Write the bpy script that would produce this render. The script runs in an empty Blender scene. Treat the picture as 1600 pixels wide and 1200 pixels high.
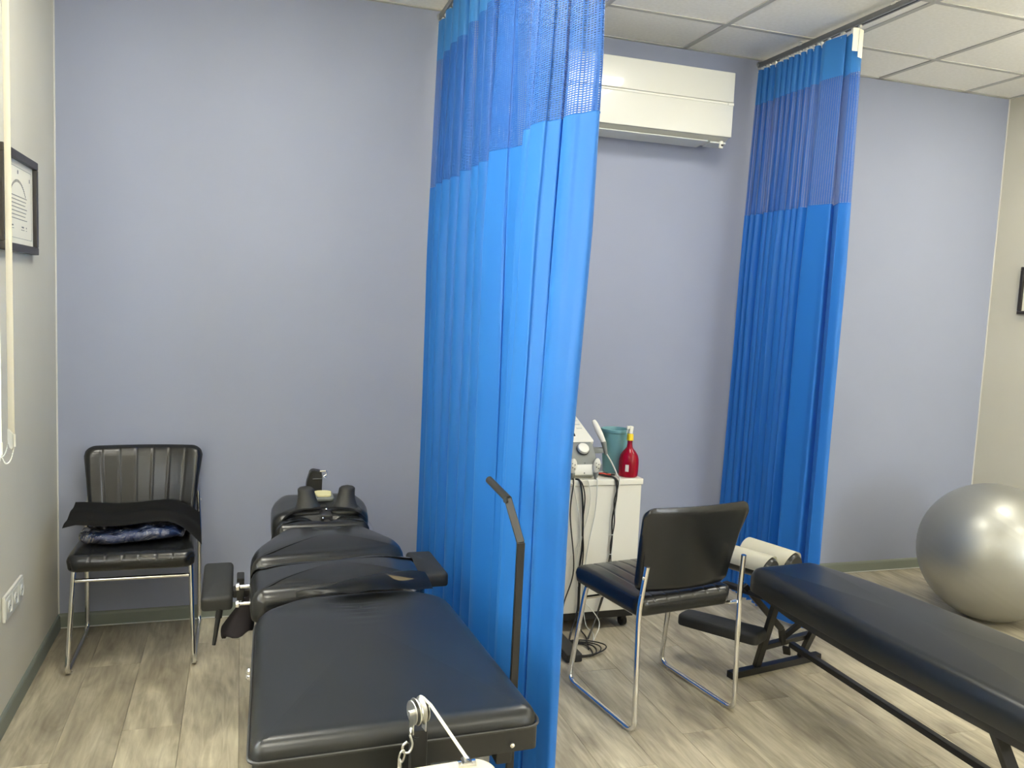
import bpy, bmesh, math, random
from mathutils import Vector, Matrix
random.seed(7)
PI = math.pi
S = bpy.context.scene
C = S.collection

# ------------------------------------------------------------------ camera
F, YAW, PITCH, ROLL = 1299.6, .3168, .0965, .0443
CAM = Vector((.7283, -3.8524, 1.4668))
def cam_axes():
    f = Vector((math.sin(YAW)*math.cos(PITCH), math.cos(YAW)*math.cos(PITCH), -math.sin(PITCH)))
    r = Vector((math.cos(YAW), -math.sin(YAW), 0)); u = r.cross(f)
    return (math.cos(ROLL)*r + math.sin(ROLL)*u, -math.sin(ROLL)*r + math.cos(ROLL)*u, f)
cr, cu, cf = cam_axes()
cd = bpy.data.cameras.new('camera'); cam = bpy.data.objects.new('camera', cd); C.objects.link(cam)
cd.sensor_fit = 'HORIZONTAL'; cd.sensor_width = 36; cd.lens = F/1600*36; cd.clip_start = .02
M = Matrix((cr, cu, -cf)).transposed().to_4x4(); M.translation = CAM
cam.matrix_world = M
S.camera = cam
# ------------------------------------------------------------------ light levels and exposure
S.view_settings.view_transform = 'Standard'; S.view_settings.look = 'None'
S.view_settings.gamma = 1; S.view_settings.use_curve_mapping = False
S.view_settings.exposure = 1.88
PANEL_POWER = 6.6
PANEL_COLOR = (1, .965, .84, 1)
w = bpy.data.worlds.new('sky'); S.world = w; w.use_nodes = True
w.node_tree.nodes['Background'].inputs[0].default_value = (.88, .95, 1, 1)
w.node_tree.nodes['Background'].inputs[1].default_value = 6
try: S.cycles.max_bounces = 10; S.cycles.transparent_max_bounces = 24; S.cycles.diffuse_bounces = 6
except Exception: pass

# ------------------------------------------------------------------ material helpers
def srgb(r, g, b):
    f = lambda c: (c/255/12.92) if c/255 <= .04045 else ((c/255+.055)/1.055)**2.4
    return (f(r), f(g), f(b), 1)
def mat(name, col, rough=.5, metal=0, spec=.5, **k):
    m = bpy.data.materials.new(name); m.use_nodes = True
    b = m.node_tree.nodes['Principled BSDF']
    b.inputs['Base Color'].default_value = col; b.inputs['Roughness'].default_value = rough
    b.inputs['Metallic'].default_value = metal; b.inputs['Specular IOR Level'].default_value = spec
    for n, v in k.items(): b.inputs[n.replace('_', ' ')].default_value = v
    return m
def nodes(m): return m.node_tree.nodes, m.node_tree.links, m.node_tree.nodes['Principled BSDF']
def bump(m, scale, strength, dist=.002, detail=3, stretch=None, voronoi=False):
    N, L, b = nodes(m)
    tc = N.new('ShaderNodeTexCoord'); src = tc.outputs['Object']
    if stretch:
        mp = N.new('ShaderNodeMapping'); mp.inputs['Scale'].default_value = stretch; L.new(src, mp.inputs[0]); src = mp.outputs[0]
    t = N.new('ShaderNodeTexVoronoi' if voronoi else 'ShaderNodeTexNoise'); t.inputs['Scale'].default_value = scale
    if not voronoi: t.inputs['Detail'].default_value = detail
    L.new(src, t.inputs['Vector'])
    bp = N.new('ShaderNodeBump'); bp.inputs['Strength'].default_value = strength; bp.inputs['Distance'].default_value = dist
    L.new(t.outputs[0], bp.inputs['Height']); L.new(bp.outputs[0], b.inputs['Normal'])
    return m
def tint(m, c1, c2, scale, detail=4, lo=.35, hi=.65, stretch=None, rough=None):
    N, L, b = nodes(m)
    tc = N.new('ShaderNodeTexCoord'); src = tc.outputs['Object']
    if stretch:
        mp = N.new('ShaderNodeMapping'); mp.inputs['Scale'].default_value = stretch; L.new(src, mp.inputs[0]); src = mp.outputs[0]
    t = N.new('ShaderNodeTexNoise'); t.inputs['Scale'].default_value = scale; t.inputs['Detail'].default_value = detail
    L.new(src, t.inputs['Vector'])
    r = N.new('ShaderNodeValToRGB'); r.color_ramp.elements[0].position = lo; r.color_ramp.elements[1].position = hi
    r.color_ramp.elements[0].color = c1; r.color_ramp.elements[1].color = c2
    L.new(t.outputs[0], r.inputs[0]); L.new(r.outputs[0], b.inputs['Base Color'])
    if rough:
        mr = N.new('ShaderNodeMapRange'); mr.inputs['To Min'].default_value = rough[0]; mr.inputs['To Max'].default_value = rough[1]
        L.new(t.outputs[0], mr.inputs['Value']); L.new(mr.outputs[0], b.inputs['Roughness'])
    return m

m_wall_blue = bump(tint(mat('lavender_grey_paint', srgb(149, 155, 174), .85), srgb(148, 154, 173), srgb(151, 157, 176), 1.5), 160, .12, .001)
m_wall_cream = bump(tint(mat('cream_paint', srgb(206, 202, 186), .85), srgb(204, 200, 184), srgb(209, 205, 190), 1.5), 160, .12, .001)
m_caulk = mat('pale_caulk', srgb(205, 205, 200), .7)
m_base = mat('sage_grey_skirting', srgb(126, 132, 122), .5)
m_ceil = bump(tint(mat('mineral_tile', srgb(240, 238, 230), .95), srgb(236, 234, 226), srgb(244, 242, 235), 60, lo=.3, hi=.7), 90, .25, .002)
m_grid = mat('grey_white_grid', srgb(182, 181, 175), .5)
m_slab = mat('dark_screed', srgb(70, 66, 60), .9)
m_alu = mat('brushed_aluminium', srgb(140, 140, 138), .38, .85)
m_white = mat('white_plastic', srgb(214, 213, 204), .38)
m_white_gloss = mat('glossy_white_plastic', srgb(206, 206, 198), .25, Coat_Weight=1, Coat_Roughness=.02)
m_offwhite = mat('cream_plastic', srgb(200, 194, 174), .35)
m_lam = mat('white_laminate', srgb(216, 214, 204), .3)
m_blackmetal = bump(mat('black_powder_coat', (.012, .012, .012, 1), .42), 400, .2, .0006)
m_blackplastic = mat('black_plastic', (.014, .014, .014, 1), .38)
m_rubber = mat('black_rubber', (.012, .012, .012, 1), .75)
m_leather = bump(mat('black_vinyl', (.012, .013, .014, 1), .25), 260, .07, .0004)
m_leather_soft = bump(mat('worn_black_vinyl', (.010, .0115, .0125, 1), .31), 260, .07, .0004)
m_foamblack = bump(mat('black_moulded_foam', (.022, .023, .023, 1), .62), 700, .3, .0005)
m_seam = mat('black_piping', (.03, .03, .03, 1), .35)
m_cloth_black = bump(mat('black_mesh_cloth', (.014, .014, .014, 1), .85), 900, .7, .001)
m_cloth_plum = bump(mat('black_plum_cloth', (.016, .012, .015, 1), .9), 600, .6, .001)
m_chrome = mat('chrome', (.78, .78, .78, 1), .12, 1)
m_steel = mat('zinc_steel', (.6, .6, .58, 1), .28, 1)
m_grey = mat('mid_grey_plastic', srgb(118, 122, 120), .45)
m_lightgrey = mat('light_grey_plastic', srgb(200, 202, 198), .4)
m_screen = mat('dark_screen', (.01, .012, .016, 1), .15)
m_teal = mat('teal_pot', srgb(104, 152, 158), .45)
m_rope = bump(mat('white_rope', srgb(220, 218, 205), .8), 700, .6, .001)
m_paper = mat('white_paper', srgb(236, 232, 214), .7)
m_print = mat('grey_ink', srgb(120, 122, 120), .7)
m_frame = mat('black_wood', (.022, .018, .017, 1), .4)
m_red = mat('red_clear_plastic', srgb(190, 14, 48), .1, Transmission_Weight=.6, IOR=1.35)
m_yellow = mat('yellow_plastic', srgb(228, 200, 40), .4)
m_tan = mat('torn_tan_backing', srgb(120, 108, 84), .9)
m_cream_foam = mat('cream_foam', srgb(214, 208, 160), .6)
m_blue_pack = bump(mat('navy_cloth', srgb(30, 58, 120), .5), 60, .5, .01)
m_silver = bump(mat('silver_rubber', srgb(158, 158, 152), .44, .7, Coat_Weight=.35, Coat_Roughness=.16), 240, .04, .0005)
def translucent_cloth(name, col, amt):
    m = mat(name, col, .8); N, L, b = nodes(m); t = N.new('ShaderNodeBsdfTranslucent'); t.inputs['Color'].default_value = col
    mx = N.new('ShaderNodeMixShader'); mx.inputs[0].default_value = amt; L.new(b.outputs[0], mx.inputs[1]); L.new(t.outputs[0], mx.inputs[2]); L.new(mx.outputs[0], N['Material Output'].inputs[0]); return m
m_blind = translucent_cloth('cream_blind_fabric', srgb(238, 232, 214), .45)
m_glass = mat('window_glass', (1, 1, 1, 1), .02, Transmission_Weight=1, IOR=1.1)
m_dot = mat('dark_grey_dot', srgb(90, 96, 90), .6)
m_redlead = mat('red_lead', srgb(190, 60, 40), .5)

def plastic_film():
    m = bpy.data.materials.new('clear_film'); m.use_nodes = True
    N, L = m.node_tree.nodes, m.node_tree.links; N.clear()
    o = N.new('ShaderNodeOutputMaterial'); mix = N.new('ShaderNodeMixShader')
    t = N.new('ShaderNodeBsdfTransparent'); g = N.new('ShaderNodeBsdfGlossy'); g.inputs['Roughness'].default_value = .06
    fr = N.new('ShaderNodeFresnel'); fr.inputs['IOR'].default_value = 1.6
    n = N.new('ShaderNodeTexNoise'); n.inputs['Scale'].default_value = 16; n.inputs['Detail'].default_value = 5; n.inputs['Distortion'].default_value = 1.6
    tc = N.new('ShaderNodeTexCoord'); L.new(tc.outputs['Object'], n.inputs['Vector'])
    b = N.new('ShaderNodeBump'); b.inputs['Strength'].default_value = 1; b.inputs['Distance'].default_value = .035
    L.new(n.outputs[0], b.inputs['Height']); L.new(b.outputs[0], g.inputs['Normal']); L.new(b.outputs[0], fr.inputs['Normal'])
    k_ = N.new('ShaderNodeMath'); k_.operation = 'MULTIPLY'; k_.use_clamp = True; k_.inputs[1].default_value = 2.4; L.new(fr.outputs[0], k_.inputs[0]); L.new(k_.outputs[0], mix.inputs[0]); L.new(t.outputs[0], mix.inputs[1]); L.new(g.outputs[0], mix.inputs[2]); L.new(mix.outputs[0], o.inputs[0])
    return m
m_film = plastic_film()

def curtain_mat(name, col, mesh=False, transl=.35):
    m = bpy.data.materials.new(name); m.use_nodes = True
    N, L = m.node_tree.nodes, m.node_tree.links; N.clear()
    o = N.new('ShaderNodeOutputMaterial')
    d = N.new('ShaderNodeBsdfPrincipled'); d.inputs['Base Color'].default_value = col; d.inputs['Roughness'].default_value = .55
    d.inputs['Sheen Weight'].default_value = .08; d.inputs['Sheen Tint'].default_value = (.6, .85, 1, 1)
    t = N.new('ShaderNodeBsdfTranslucent'); t.inputs['Color'].default_value = (col[0]*1.1, col[1]*1.1, min(1, col[2]*1.1), 1)
    mx = N.new('ShaderNodeMixShader'); mx.inputs[0].default_value = transl
    L.new(d.outputs[0], mx.inputs[1]); L.new(t.outputs[0], mx.inputs[2])
    tc = N.new('ShaderNodeTexCoord')
    if not mesh:
        w_ = N.new('ShaderNodeTexNoise'); w_.inputs['Scale'].default_value = 900; L.new(tc.outputs['UV'], w_.inputs['Vector'])
        b = N.new('ShaderNodeBump'); b.inputs['Strength'].default_value = .15; b.inputs['Distance'].default_value = .0005
        L.new(w_.outputs[0], b.inputs['Height']); L.new(b.outputs[0], d.inputs['Normal'])
        L.new(mx.outputs[0], o.inputs[0]); return m
    # open-work netting: rows of slots, UV in metres along and down the cloth
    sp = N.new('ShaderNodeSeparateXYZ'); L.new(tc.outputs['UV'], sp.inputs[0])
    def band(src, pitch, duty):
        a = N.new('ShaderNodeMath'); a.operation = 'DIVIDE'; L.new(src, a.inputs[0]); a.inputs[1].default_value = pitch
        f = N.new('ShaderNodeMath'); f.operation = 'FRACT'; L.new(a.outputs[0], f.inputs[0])
        g = N.new('ShaderNodeMath'); g.operation = 'LESS_THAN'; L.new(f.outputs[0], g.inputs[0]); g.inputs[1].default_value = duty
        return g.outputs[0]
    h = band(sp.outputs['X'], .0125, .62); v = band(sp.outputs['Y'], .0062, .32)
    mu = N.new('ShaderNodeMath'); mu.operation = 'MULTIPLY'; L.new(h, mu.inputs[0]); L.new(v, mu.inputs[1])
    tr = N.new('ShaderNodeBsdfTransparent'); m2 = N.new('ShaderNodeMixShader')
    L.new(mu.outputs[0], m2.inputs[0]); L.new(mx.outputs[0], m2.inputs[1]); L.new(tr.outputs[0], m2.inputs[2]); L.new(m2.outputs[0], o.inputs[0])
    return m
BLUE = srgb(29, 111, 197)
m_curt = curtain_mat('blue_curtain_cloth', BLUE, transl=.18)
m_curt_head = curtain_mat('blue_curtain_heading', srgb(52, 124, 194), transl=.22)
m_curt_net = curtain_mat('blue_curtain_netting', srgb(24, 90, 172), True, .12)

def emit(name, col, s):
    m = bpy.data.materials.new(name); m.use_nodes = True; b = m.node_tree.nodes['Principled BSDF']
    b.inputs['Base Color'].default_value = (.8, .8, .8, 1); b.inputs['Emission Color'].default_value = col; b.inputs['Emission Strength'].default_value = s
    return m
m_lamp = emit('lit_diffuser', PANEL_COLOR, PANEL_POWER)

def plank_mat():
    m = mat('grey_oak_vinyl', srgb(165, 158, 140), .42)
    N, L, b = nodes(m)
    tc = N.new('ShaderNodeTexCoord'); oi = N.new('ShaderNodeObjectInfo')
    off = N.new('ShaderNodeMath'); off.operation = 'MULTIPLY'; off.inputs[1].default_value = 57; L.new(oi.outputs['Random'], off.inputs[0])
    ad = N.new('ShaderNodeVectorMath'); ad.operation = 'ADD'; L.new(tc.outputs['Object'], ad.inputs[0]); L.new(off.outputs[0], ad.inputs[1])
    def noise(scale, st, detail, dist=0):
        mp = N.new('ShaderNodeMapping'); mp.inputs['Scale'].default_value = st; L.new(ad.outputs[0], mp.inputs[0])
        t = N.new('ShaderNodeTexNoise'); t.inputs['Scale'].default_value = scale; t.inputs['Detail'].default_value = detail; t.inputs['Distortion'].default_value = dist
        L.new(mp.outputs[0], t.inputs['Vector']); return t.outputs[0]
    big = noise(3.2, (2.4, .75, 1), 4, 1.2); grain = noise(9, (7, .7, 1), 6, .6)
    r1 = N.new('ShaderNodeValToRGB'); e = r1.color_ramp.elements
    e[0].position = .3; e[0].color = srgb(150, 141, 123); e[1].position = .72; e[1].color = srgb(206, 198, 174)
    e2 = e.new(.5); e2.color = srgb(180, 171, 149)
    L.new(big, r1.inputs[0])
    r2 = N.new('ShaderNodeValToRGB'); g = r2.color_ramp.elements
    g[0].position = .33; g[0].color = (.76, .74, .71, 1); g[1].position = .66; g[1].color = (1.12, 1.12, 1.12, 1)
    L.new(grain, r2.inputs[0])
    mu = N.new('ShaderNodeMixRGB'); mu.blend_type = 'MULTIPLY'; mu.inputs[0].default_value = .85; L.new(r1.outputs[0], mu.inputs[1]); L.new(r2.outputs[0], mu.inputs[2])
    hs = N.new('ShaderNodeHueSaturation'); mr = N.new('ShaderNodeMapRange'); mr.inputs['To Min'].default_value = .86; mr.inputs['To Max'].default_value = 1.1
    L.new(oi.outputs['Random'], mr.inputs['Value']); L.new(mr.outputs[0], hs.inputs['Value']); L.new(mu.outputs[0], hs.inputs['Color'])
    L.new(hs.outputs[0], b.inputs['Base Color'])
    bp = N.new('ShaderNodeBump'); bp.inputs['Strength'].default_value = .25; bp.inputs['Distance'].default_value = .001
    L.new(grain, bp.inputs['Height']); L.new(bp.outputs[0], b.inputs['Normal'])
    return m
m_plank = plank_mat()

# ------------------------------------------------------------------ mesh helpers
def V(*a): return Vector(a)
def box(bm, a, b, bev=0, seg=2, rz=0, piv=None):
    a, b = Vector(a), Vector(b); r = bmesh.ops.create_cube(bm, size=1); vs = r['verts']
    for v in vs: v.co = Vector([(a[i]+b[i])/2 + v.co[i]*(b[i]-a[i]) for i in range(3)])
    if bev > 0:
        es = list({e for v in vs for e in v.link_edges})
        rr = bmesh.ops.bevel(bm, geom=es, offset=bev, segments=seg, affect='EDGES', profile=.5)
        vs = list({v for v in rr['verts']} | {v for v in vs if v.is_valid})
    if rz:
        bmesh.ops.rotate(bm, verts=vs, cent=piv or (a+b)/2, matrix=Matrix.Rotation(rz, 3, 'Z'))
    return vs
def rotv(bm, vs, cent, ang, ax):
    bmesh.ops.rotate(bm, verts=vs, cent=cent, matrix=Matrix.Rotation(ang, 3, ax))
def fillet(pts, r, n=5):
    pts = [Vector(p) for p in pts]; out = [pts[0]]
    for i in range(1, len(pts)-1):
        a, b, c = pts[i-1], pts[i], pts[i+1]; u = (a-b); v = (c-b)
        rr = min(r, u.length*.48, v.length*.48); p0 = b+u.normalized()*rr; p1 = b+v.normalized()*rr
        for k in range(n+1):
            t = k/n; out.append((1-t)**2*p0+2*t*(1-t)*b+t*t*p1)
    out.append(pts[-1]); return out
def spline(pts, n=8):
    P = [Vector(p) for p in pts]; P = [P[0]*2-P[1]]+P+[P[-1]*2-P[-2]]; o = []
    for i in range(1, len(P)-2):
        for k in range(n):
            t = k/n; a, b, c, d = P[i-1:i+3]
            o.append(.5*((2*b)+(c-a)*t+(2*a-5*b+4*c-d)*t*t+(3*b-a-3*c+d)*t**3))
    o.append(P[-2]); return o
def tube(bm, pts, r, n=10, r2=None, closed=False, flat=1.0):
    pts = [Vector(p) for p in pts]; m = len(pts); T = []
    for i in range(m):
        if closed: d = pts[(i+1) % m]-pts[i-1]
        else: d = pts[min(i+1, m-1)]-pts[max(i-1, 0)]
        T.append(d.normalized())
    up = Vector((0, 0, 1)) if abs(T[0].z) < .9 else Vector((1, 0, 0))
    nrm = (up-T[0]*up.dot(T[0])).normalized(); rings = []
    for i in range(m):
        nrm = (nrm-T[i]*nrm.dot(T[i])).normalized(); bn = T[i].cross(nrm)
        rr = r if r2 is None else r+(r2-r)*i/(m-1)
        rings.append([bm.verts.new(pts[i]+rr*(math.cos(a)*nrm+flat*math.sin(a)*bn)) for a in [2*PI*k/n for k in range(n)]])
    for i in range(m if closed else m-1):
        A, B = rings[i], rings[(i+1) % m]
        for k in range(n): bm.faces.new((A[k], A[(k+1) % n], B[(k+1) % n], B[k]))
    if not closed: bm.faces.new(rings[0][::-1]); bm.faces.new(rings[-1])
def bar(bm, a, b, w, h, up=(0, 0, 1), bev=.002):
    a, b = Vector(a), Vector(b); d = b-a; L = d.length; d.normalize(); up = Vector(up)
    s = d.cross(up).normalized(); u = s.cross(d)
    vs = box(bm, (-w/2, 0, -h/2), (w/2, L, h/2), bev, 1)
    Mx = Matrix((s, d, u)).transposed()
    for v in vs: v.co = Mx@v.co+a
    return vs
def lathe(bm, prof, n=40, at=(0, 0, 0), axis=None, cap=True):
    at = Vector(at); rings = []
    q = Vector((0, 0, 1)).rotation_difference(Vector(axis).normalized()) if axis else None
    for r, z in prof:
        ring = []
        for k in range(n):
            p = Vector((r*math.cos(2*PI*k/n), r*math.sin(2*PI*k/n), z))
            if q: p = q@p
            ring.append(bm.verts.new(p+at))
        rings.append(ring)
    for A, B in zip(rings, rings[1:]):
        for k in range(n): bm.faces.new((A[k], A[(k+1) % n], B[(k+1) % n], B[k]))
    if cap:
        bm.faces.new(rings[0][::-1]); bm.faces.new(rings[-1])
def round_poly(cs, rad, seg=6, sub=6):
    out = []; n = len(cs); rad = rad if isinstance(rad, (list, tuple)) else [rad]*n
    segs = []
    for i in range(n):
        a, b, c = [Vector((*cs[j % n], 0)) for j in (i-1, i, i+1)]
        u = (a-b).normalized(); v = (c-b).normalized(); r = rad[i]
        segs.append([((1-t)**2)*(b+u*r)+2*t*(1-t)*b+t*t*(b+v*r) for t in [k/seg for k in range(seg+1)]])
    for i in range(n):
        out += segs[i]; a = segs[i][-1]; b = segs[(i+1) % n][0]
        for k in range(1, sub): out.append(a.lerp(b, k/sub))
    return out
def pad(bm, outline, z0, z1, r=.02, crown=0, hf=None, top_rings=8, bot_r=.008):
    """upholstered pad: outline in plan, rounded shoulder of radius r, crowned top; hf(x,y) adds height (0 at rim)"""
    n = len(outline); c = sum(outline, Vector())/n
    nr = []
    for i in range(n):
        t = outline[(i+1) % n]-outline[i-1]; nn = Vector((t.y, -t.x, 0)).normalized()
        if nn.dot(outline[i]-c) < 0: nn = -nn
        nr.append(nn)
    rings = []
    def ring(inset, z): rings.append([bm.verts.new((p.x-q.x*inset, p.y-q.y*inset, z)) for p, q in zip(outline, nr)])
    ring(bot_r, z0); ring(bot_r*.3, z0+bot_r*.3); ring(0, z0+bot_r)
    for k in range(0, 6):
        a = PI/2*k/5; ring(r*(1-math.cos(a)), z1-r+r*math.sin(a))
    base = [Vector(v.co) for v in rings[-1]]
    for k in range(1, top_rings+1):
        s = 1-k/(top_rings+.6); ring_ = []
        for p in base:
            x = c.x+(p.x-c.x)*s; y = c.y+(p.y-c.y)*s
            ring_.append(bm.verts.new((x, y, z1+crown*(1-s*s)+(hf(x, y)*min(1, (1-s)*5) if hf else 0))))
        rings.append(ring_)
    for A, B in zip(rings, rings[1:]):
        for k in range(n): bm.faces.new((A[k], A[(k+1) % n], B[(k+1) % n], B[k]))
    bm.faces.new(rings[0][::-1]); cv = bm.verts.new((c.x, c.y, sum(v.co.z for v in rings[-1])/n)); L_ = rings[-1]
    for k in range(n): bm.faces.new((L_[k], L_[(k+1) % n], cv))
def sheet(bm, fn, nu, nv, th=0):
    g = [[bm.verts.new(fn(i/nu, j/nv)) for j in range(nv+1)] for i in range(nu+1)]
    fs = [bm.faces.new((g[i][j], g[i+1][j], g[i+1][j+1], g[i][j+1])) for i in range(nu) for j in range(nv)]
    if th: bmesh.ops.solidify(bm, geom=fs, thickness=th)
def newbm(): return bmesh.new()
def obj(name, bm, m, parent=None, smooth=True, ang=40, shift=True):
    """link bm as one mesh object; with a parent at a world spot, verts given in world space are shifted into its frame"""
    if parent is not None and shift:
        r = parent
        while r.parent: r = r.parent
        if not r.get('_local'):
            for v in bm.verts: v.co -= r.location
    bmesh.ops.recalc_face_normals(bm, faces=bm.faces)
    me = bpy.data.meshes.new(name); bm.to_mesh(me); bm.free()
    if isinstance(m, (list, tuple)):
        for k in m: me.materials.append(k)
    else: me.materials.append(m)
    if smooth:
        for p in me.polygons: p.use_smooth = True
        try: me.set_sharp_from_angle(angle=math.radians(ang))
        except Exception: pass
    o = bpy.data.objects.new(name, me); C.objects.link(o); o.parent = parent
    if smooth and ang == 40 and len(me.polygons) < 700:
        wn = o.modifiers.new('weighted_normal', 'WEIGHTED_NORMAL'); wn.keep_sharp = True; wn.weight = 100
    return o
def tag(o, label, cat, group=None):
    o['label'] = label; o['category'] = cat
    if group: o['group'] = group
    return o
def thing(name, label, cat, loc=(0, 0, 0), rz=0, group=None, local=False):
    o = bpy.data.objects.new(name, None); C.objects.link(o); o.location = loc; o.rotation_euler = (0, 0, rz)
    o.empty_display_size = .1
    if local: o['_local'] = 1
    return tag(o, label, cat, group)
def struct(name, bm, m, smooth=False):
    o = obj(name, bm, m, smooth=smooth); o['kind'] = 'structure'; return o
def dup(root, loc, rz, label):
    r = root.copy(); C.objects.link(r); r.location = loc; r.rotation_euler = (0, 0, rz); r['label'] = label
    for ch in list(root.children):
        c = ch.copy(); C.objects.link(c); c.parent = r
        for g in ch.children:
            d = g.copy(); C.objects.link(d); d.parent = c
    return r

# ------------------------------------------------------------------ room shell
RX, H, YB = 4.952, 2.771, -6.0
bm = newbm(); box(bm, (0, YB, -.12), (RX, 0, -.008)); floor = struct('floor', bm, m_slab)
bm = newbm(); box(bm, (-.12, 0, -.12), (RX+.12, .12, 3.0)); struct('wall_back', bm, m_wall_blue)
bm = newbm(); box(bm, (RX, YB-.12, -.12), (RX+.12, 0, 3.0)); struct('wall_right', bm, m_wall_cream)
FX0, FX1, FZ0, FZ1 = 3.75, 4.75, .9, 2.4
bm = newbm(); box(bm, (-.12, YB-.12, -.12), (FX0, YB, 3.0)); box(bm, (FX1, YB-.12, -.12), (RX, YB, 3.0)); box(bm, (FX0, YB-.12, -.12), (FX1, YB, FZ0)); box(bm, (FX0, YB-.12, FZ1), (FX1, YB, 3.0)); struct('wall_front', bm, m_wall_cream)
bm = newbm(); fm = (FX0+FX1)/2
for a, b in (((FX0, YB-.09, FZ0), (FX1, YB-.03, FZ0+.06)), ((FX0, YB-.09, FZ1-.06), (FX1, YB-.03, FZ1)), ((FX0, YB-.09, FZ0+.06), (FX0+.06, YB-.03, FZ1-.06)), ((FX1-.06, YB-.09, FZ0+.06), (FX1, YB-.03, FZ1-.06)), ((fm-.04, YB-.09, FZ0+.06), (fm+.04, YB-.03, FZ1-.06))): box(bm, a, b, .004)
w2 = struct('window_2', bm, m_white)
for a in (FX0+.06, fm+.04): bm = newbm(); box(bm, (a, YB-.065, FZ0+.06), (a+fm-FX0-.1, YB-.059, FZ1-.06)); obj('pane', bm, m_glass, w2, smooth=False)
WY0, WY1, WZ0, WZ1 = -3.5, -1.3, .95, 2.35
bm = newbm()
box(bm, (-.12, WY1, -.12), (0, 0, 3.0)); box(bm, (-.12, YB, -.12), (0, WY0, 3.0))
box(bm, (-.12, WY0, -.12), (0, WY1, WZ0)); box(bm, (-.12, WY0, WZ1), (0, WY1, 3.0))
struct('wall_left', bm, m_wall_cream)
bm = newbm()
for a, b in (((-.10, WY0, WZ0), (-.04, WY1, WZ0+.06)), ((-.10, WY0, WZ1-.06), (-.04, WY1, WZ1)), ((-.10, WY0, WZ0), (-.04, WY0+.06, WZ1)),
             ((-.10, WY1-.06, WZ0), (-.04, WY1, WZ1)), ((-.10, (WY0+WY1)/2-.04, WZ0), (-.04, (WY0+WY1)/2+.04, WZ1))):
    box(bm, a, b, .004)
win = struct('window_1', bm, m_white)
for k in range(2):
    y0 = WY0+.06+k*(WY1-WY0)/2; bm = newbm(); box(bm, (-.075, y0, WZ0+.06), (-.069, y0+(WY1-WY0)/2-.1, WZ1-.06)); obj('pane', bm, m_glass, win, smooth=False)
bm = newbm(); box(bm, (-.04, WY0-.03, WZ0-.03), (.03, WY1+.03, WZ0), .004); obj('window_sill', bm, m_white, win)
# skirting: a cove-topped vinyl strip
def skirt(name, a, b, n):
    a, b, n = Vector(a), Vector(b), Vector(n); bm = newbm()
    prof = [(0, 0), (.011, 0), (.011, .006), (.009, .052), (.006, .06), (0, .064)]
    A = [bm.verts.new(a+n*p+V(0, 0, z)) for p, z in prof]; B = [bm.verts.new(b+n*p+V(0, 0, z)) for p, z in prof]
    for k in range(len(prof)): bm.faces.new((A[k], A[(k+1) % 6], B[(k+1) % 6], B[k]))
    bm.faces.new(A[::-1]); bm.faces.new(B); struct(name, bm, m_base)
skirt('baseboard_back', (0, 0, 0), (RX, 0, 0), (0, -1, 0)); skirt('baseboard_left', (0, YB, 0), (0, -.011, 0), (1, 0, 0))
skirt('baseboard_right', (RX, YB, 0), (RX, -.011, 0), (-1, 0, 0)); skirt('baseboard_front', (.011, YB, 0), (RX-.011, YB, 0), (0, 1, 0))
for i, (x, s) in enumerate(((0, 1), (RX, -1))):
    bm = newbm(); tube(bm, [(x+s*.002, -.002, .064), (x+s*.002, -.002, H)], .0035, 6); struct(f'trim_{i+1}', bm, m_caulk)
bm = newbm(); tube(bm, [(0, -.013, .004), (RX, -.013, .004)], .003, 6); struct('trim_3', bm, m_caulk)
# floor planks, each its own object
PW = .184; PL = 1.22; G = .0009
full = None; ix = 0; x = 0.0
while x < RX-.001:
    x1 = min(x+PW, RX); y = YB-((ix*.437) % 1)*PL
    while y < -.001:
        a, b = max(y, YB), min(y+PL, 0)
        if b-a > .02:
            w_, l_ = x1-x, b-a; isfull = abs(w_-PW) < 1e-6 and abs(l_-PL) < 1e-6
            if isfull and full: me = full
            else:
                bm = newbm(); c = .0012; w2, l2 = w_/2-G/2, l_/2-G/2
                lo = [bm.verts.new((sx*w2, sy*l2, -.008)) for sx, sy in ((-1, -1), (1, -1), (1, 1), (-1, 1))]
                mi = [bm.verts.new((sx*w2, sy*l2, -c*.6)) for sx, sy in ((-1, -1), (1, -1), (1, 1), (-1, 1))]
                hi = [bm.verts.new((sx*(w2-c), sy*(l2-c), 0)) for sx, sy in ((-1, -1), (1, -1), (1, 1), (-1, 1))]
                for A, B in ((lo, mi), (mi, hi)):
                    for k in range(4): bm.faces.new((A[k], A[(k+1) % 4], B[(k+1) % 4], B[k]))
                bm.faces.new(hi); bm.faces.new(lo[::-1])
                me = bpy.data.meshes.new('plank'); bm.to_mesh(me); bm.free(); me.materials.append(m_plank)
                if isfull: full = me
            o = bpy.data.objects.new('plank', me); C.objects.link(o); o.parent = floor; o.location = ((x+x1)/2, (a+b)/2, 0)
        y += PL
    x = x1; ix += 1
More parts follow.
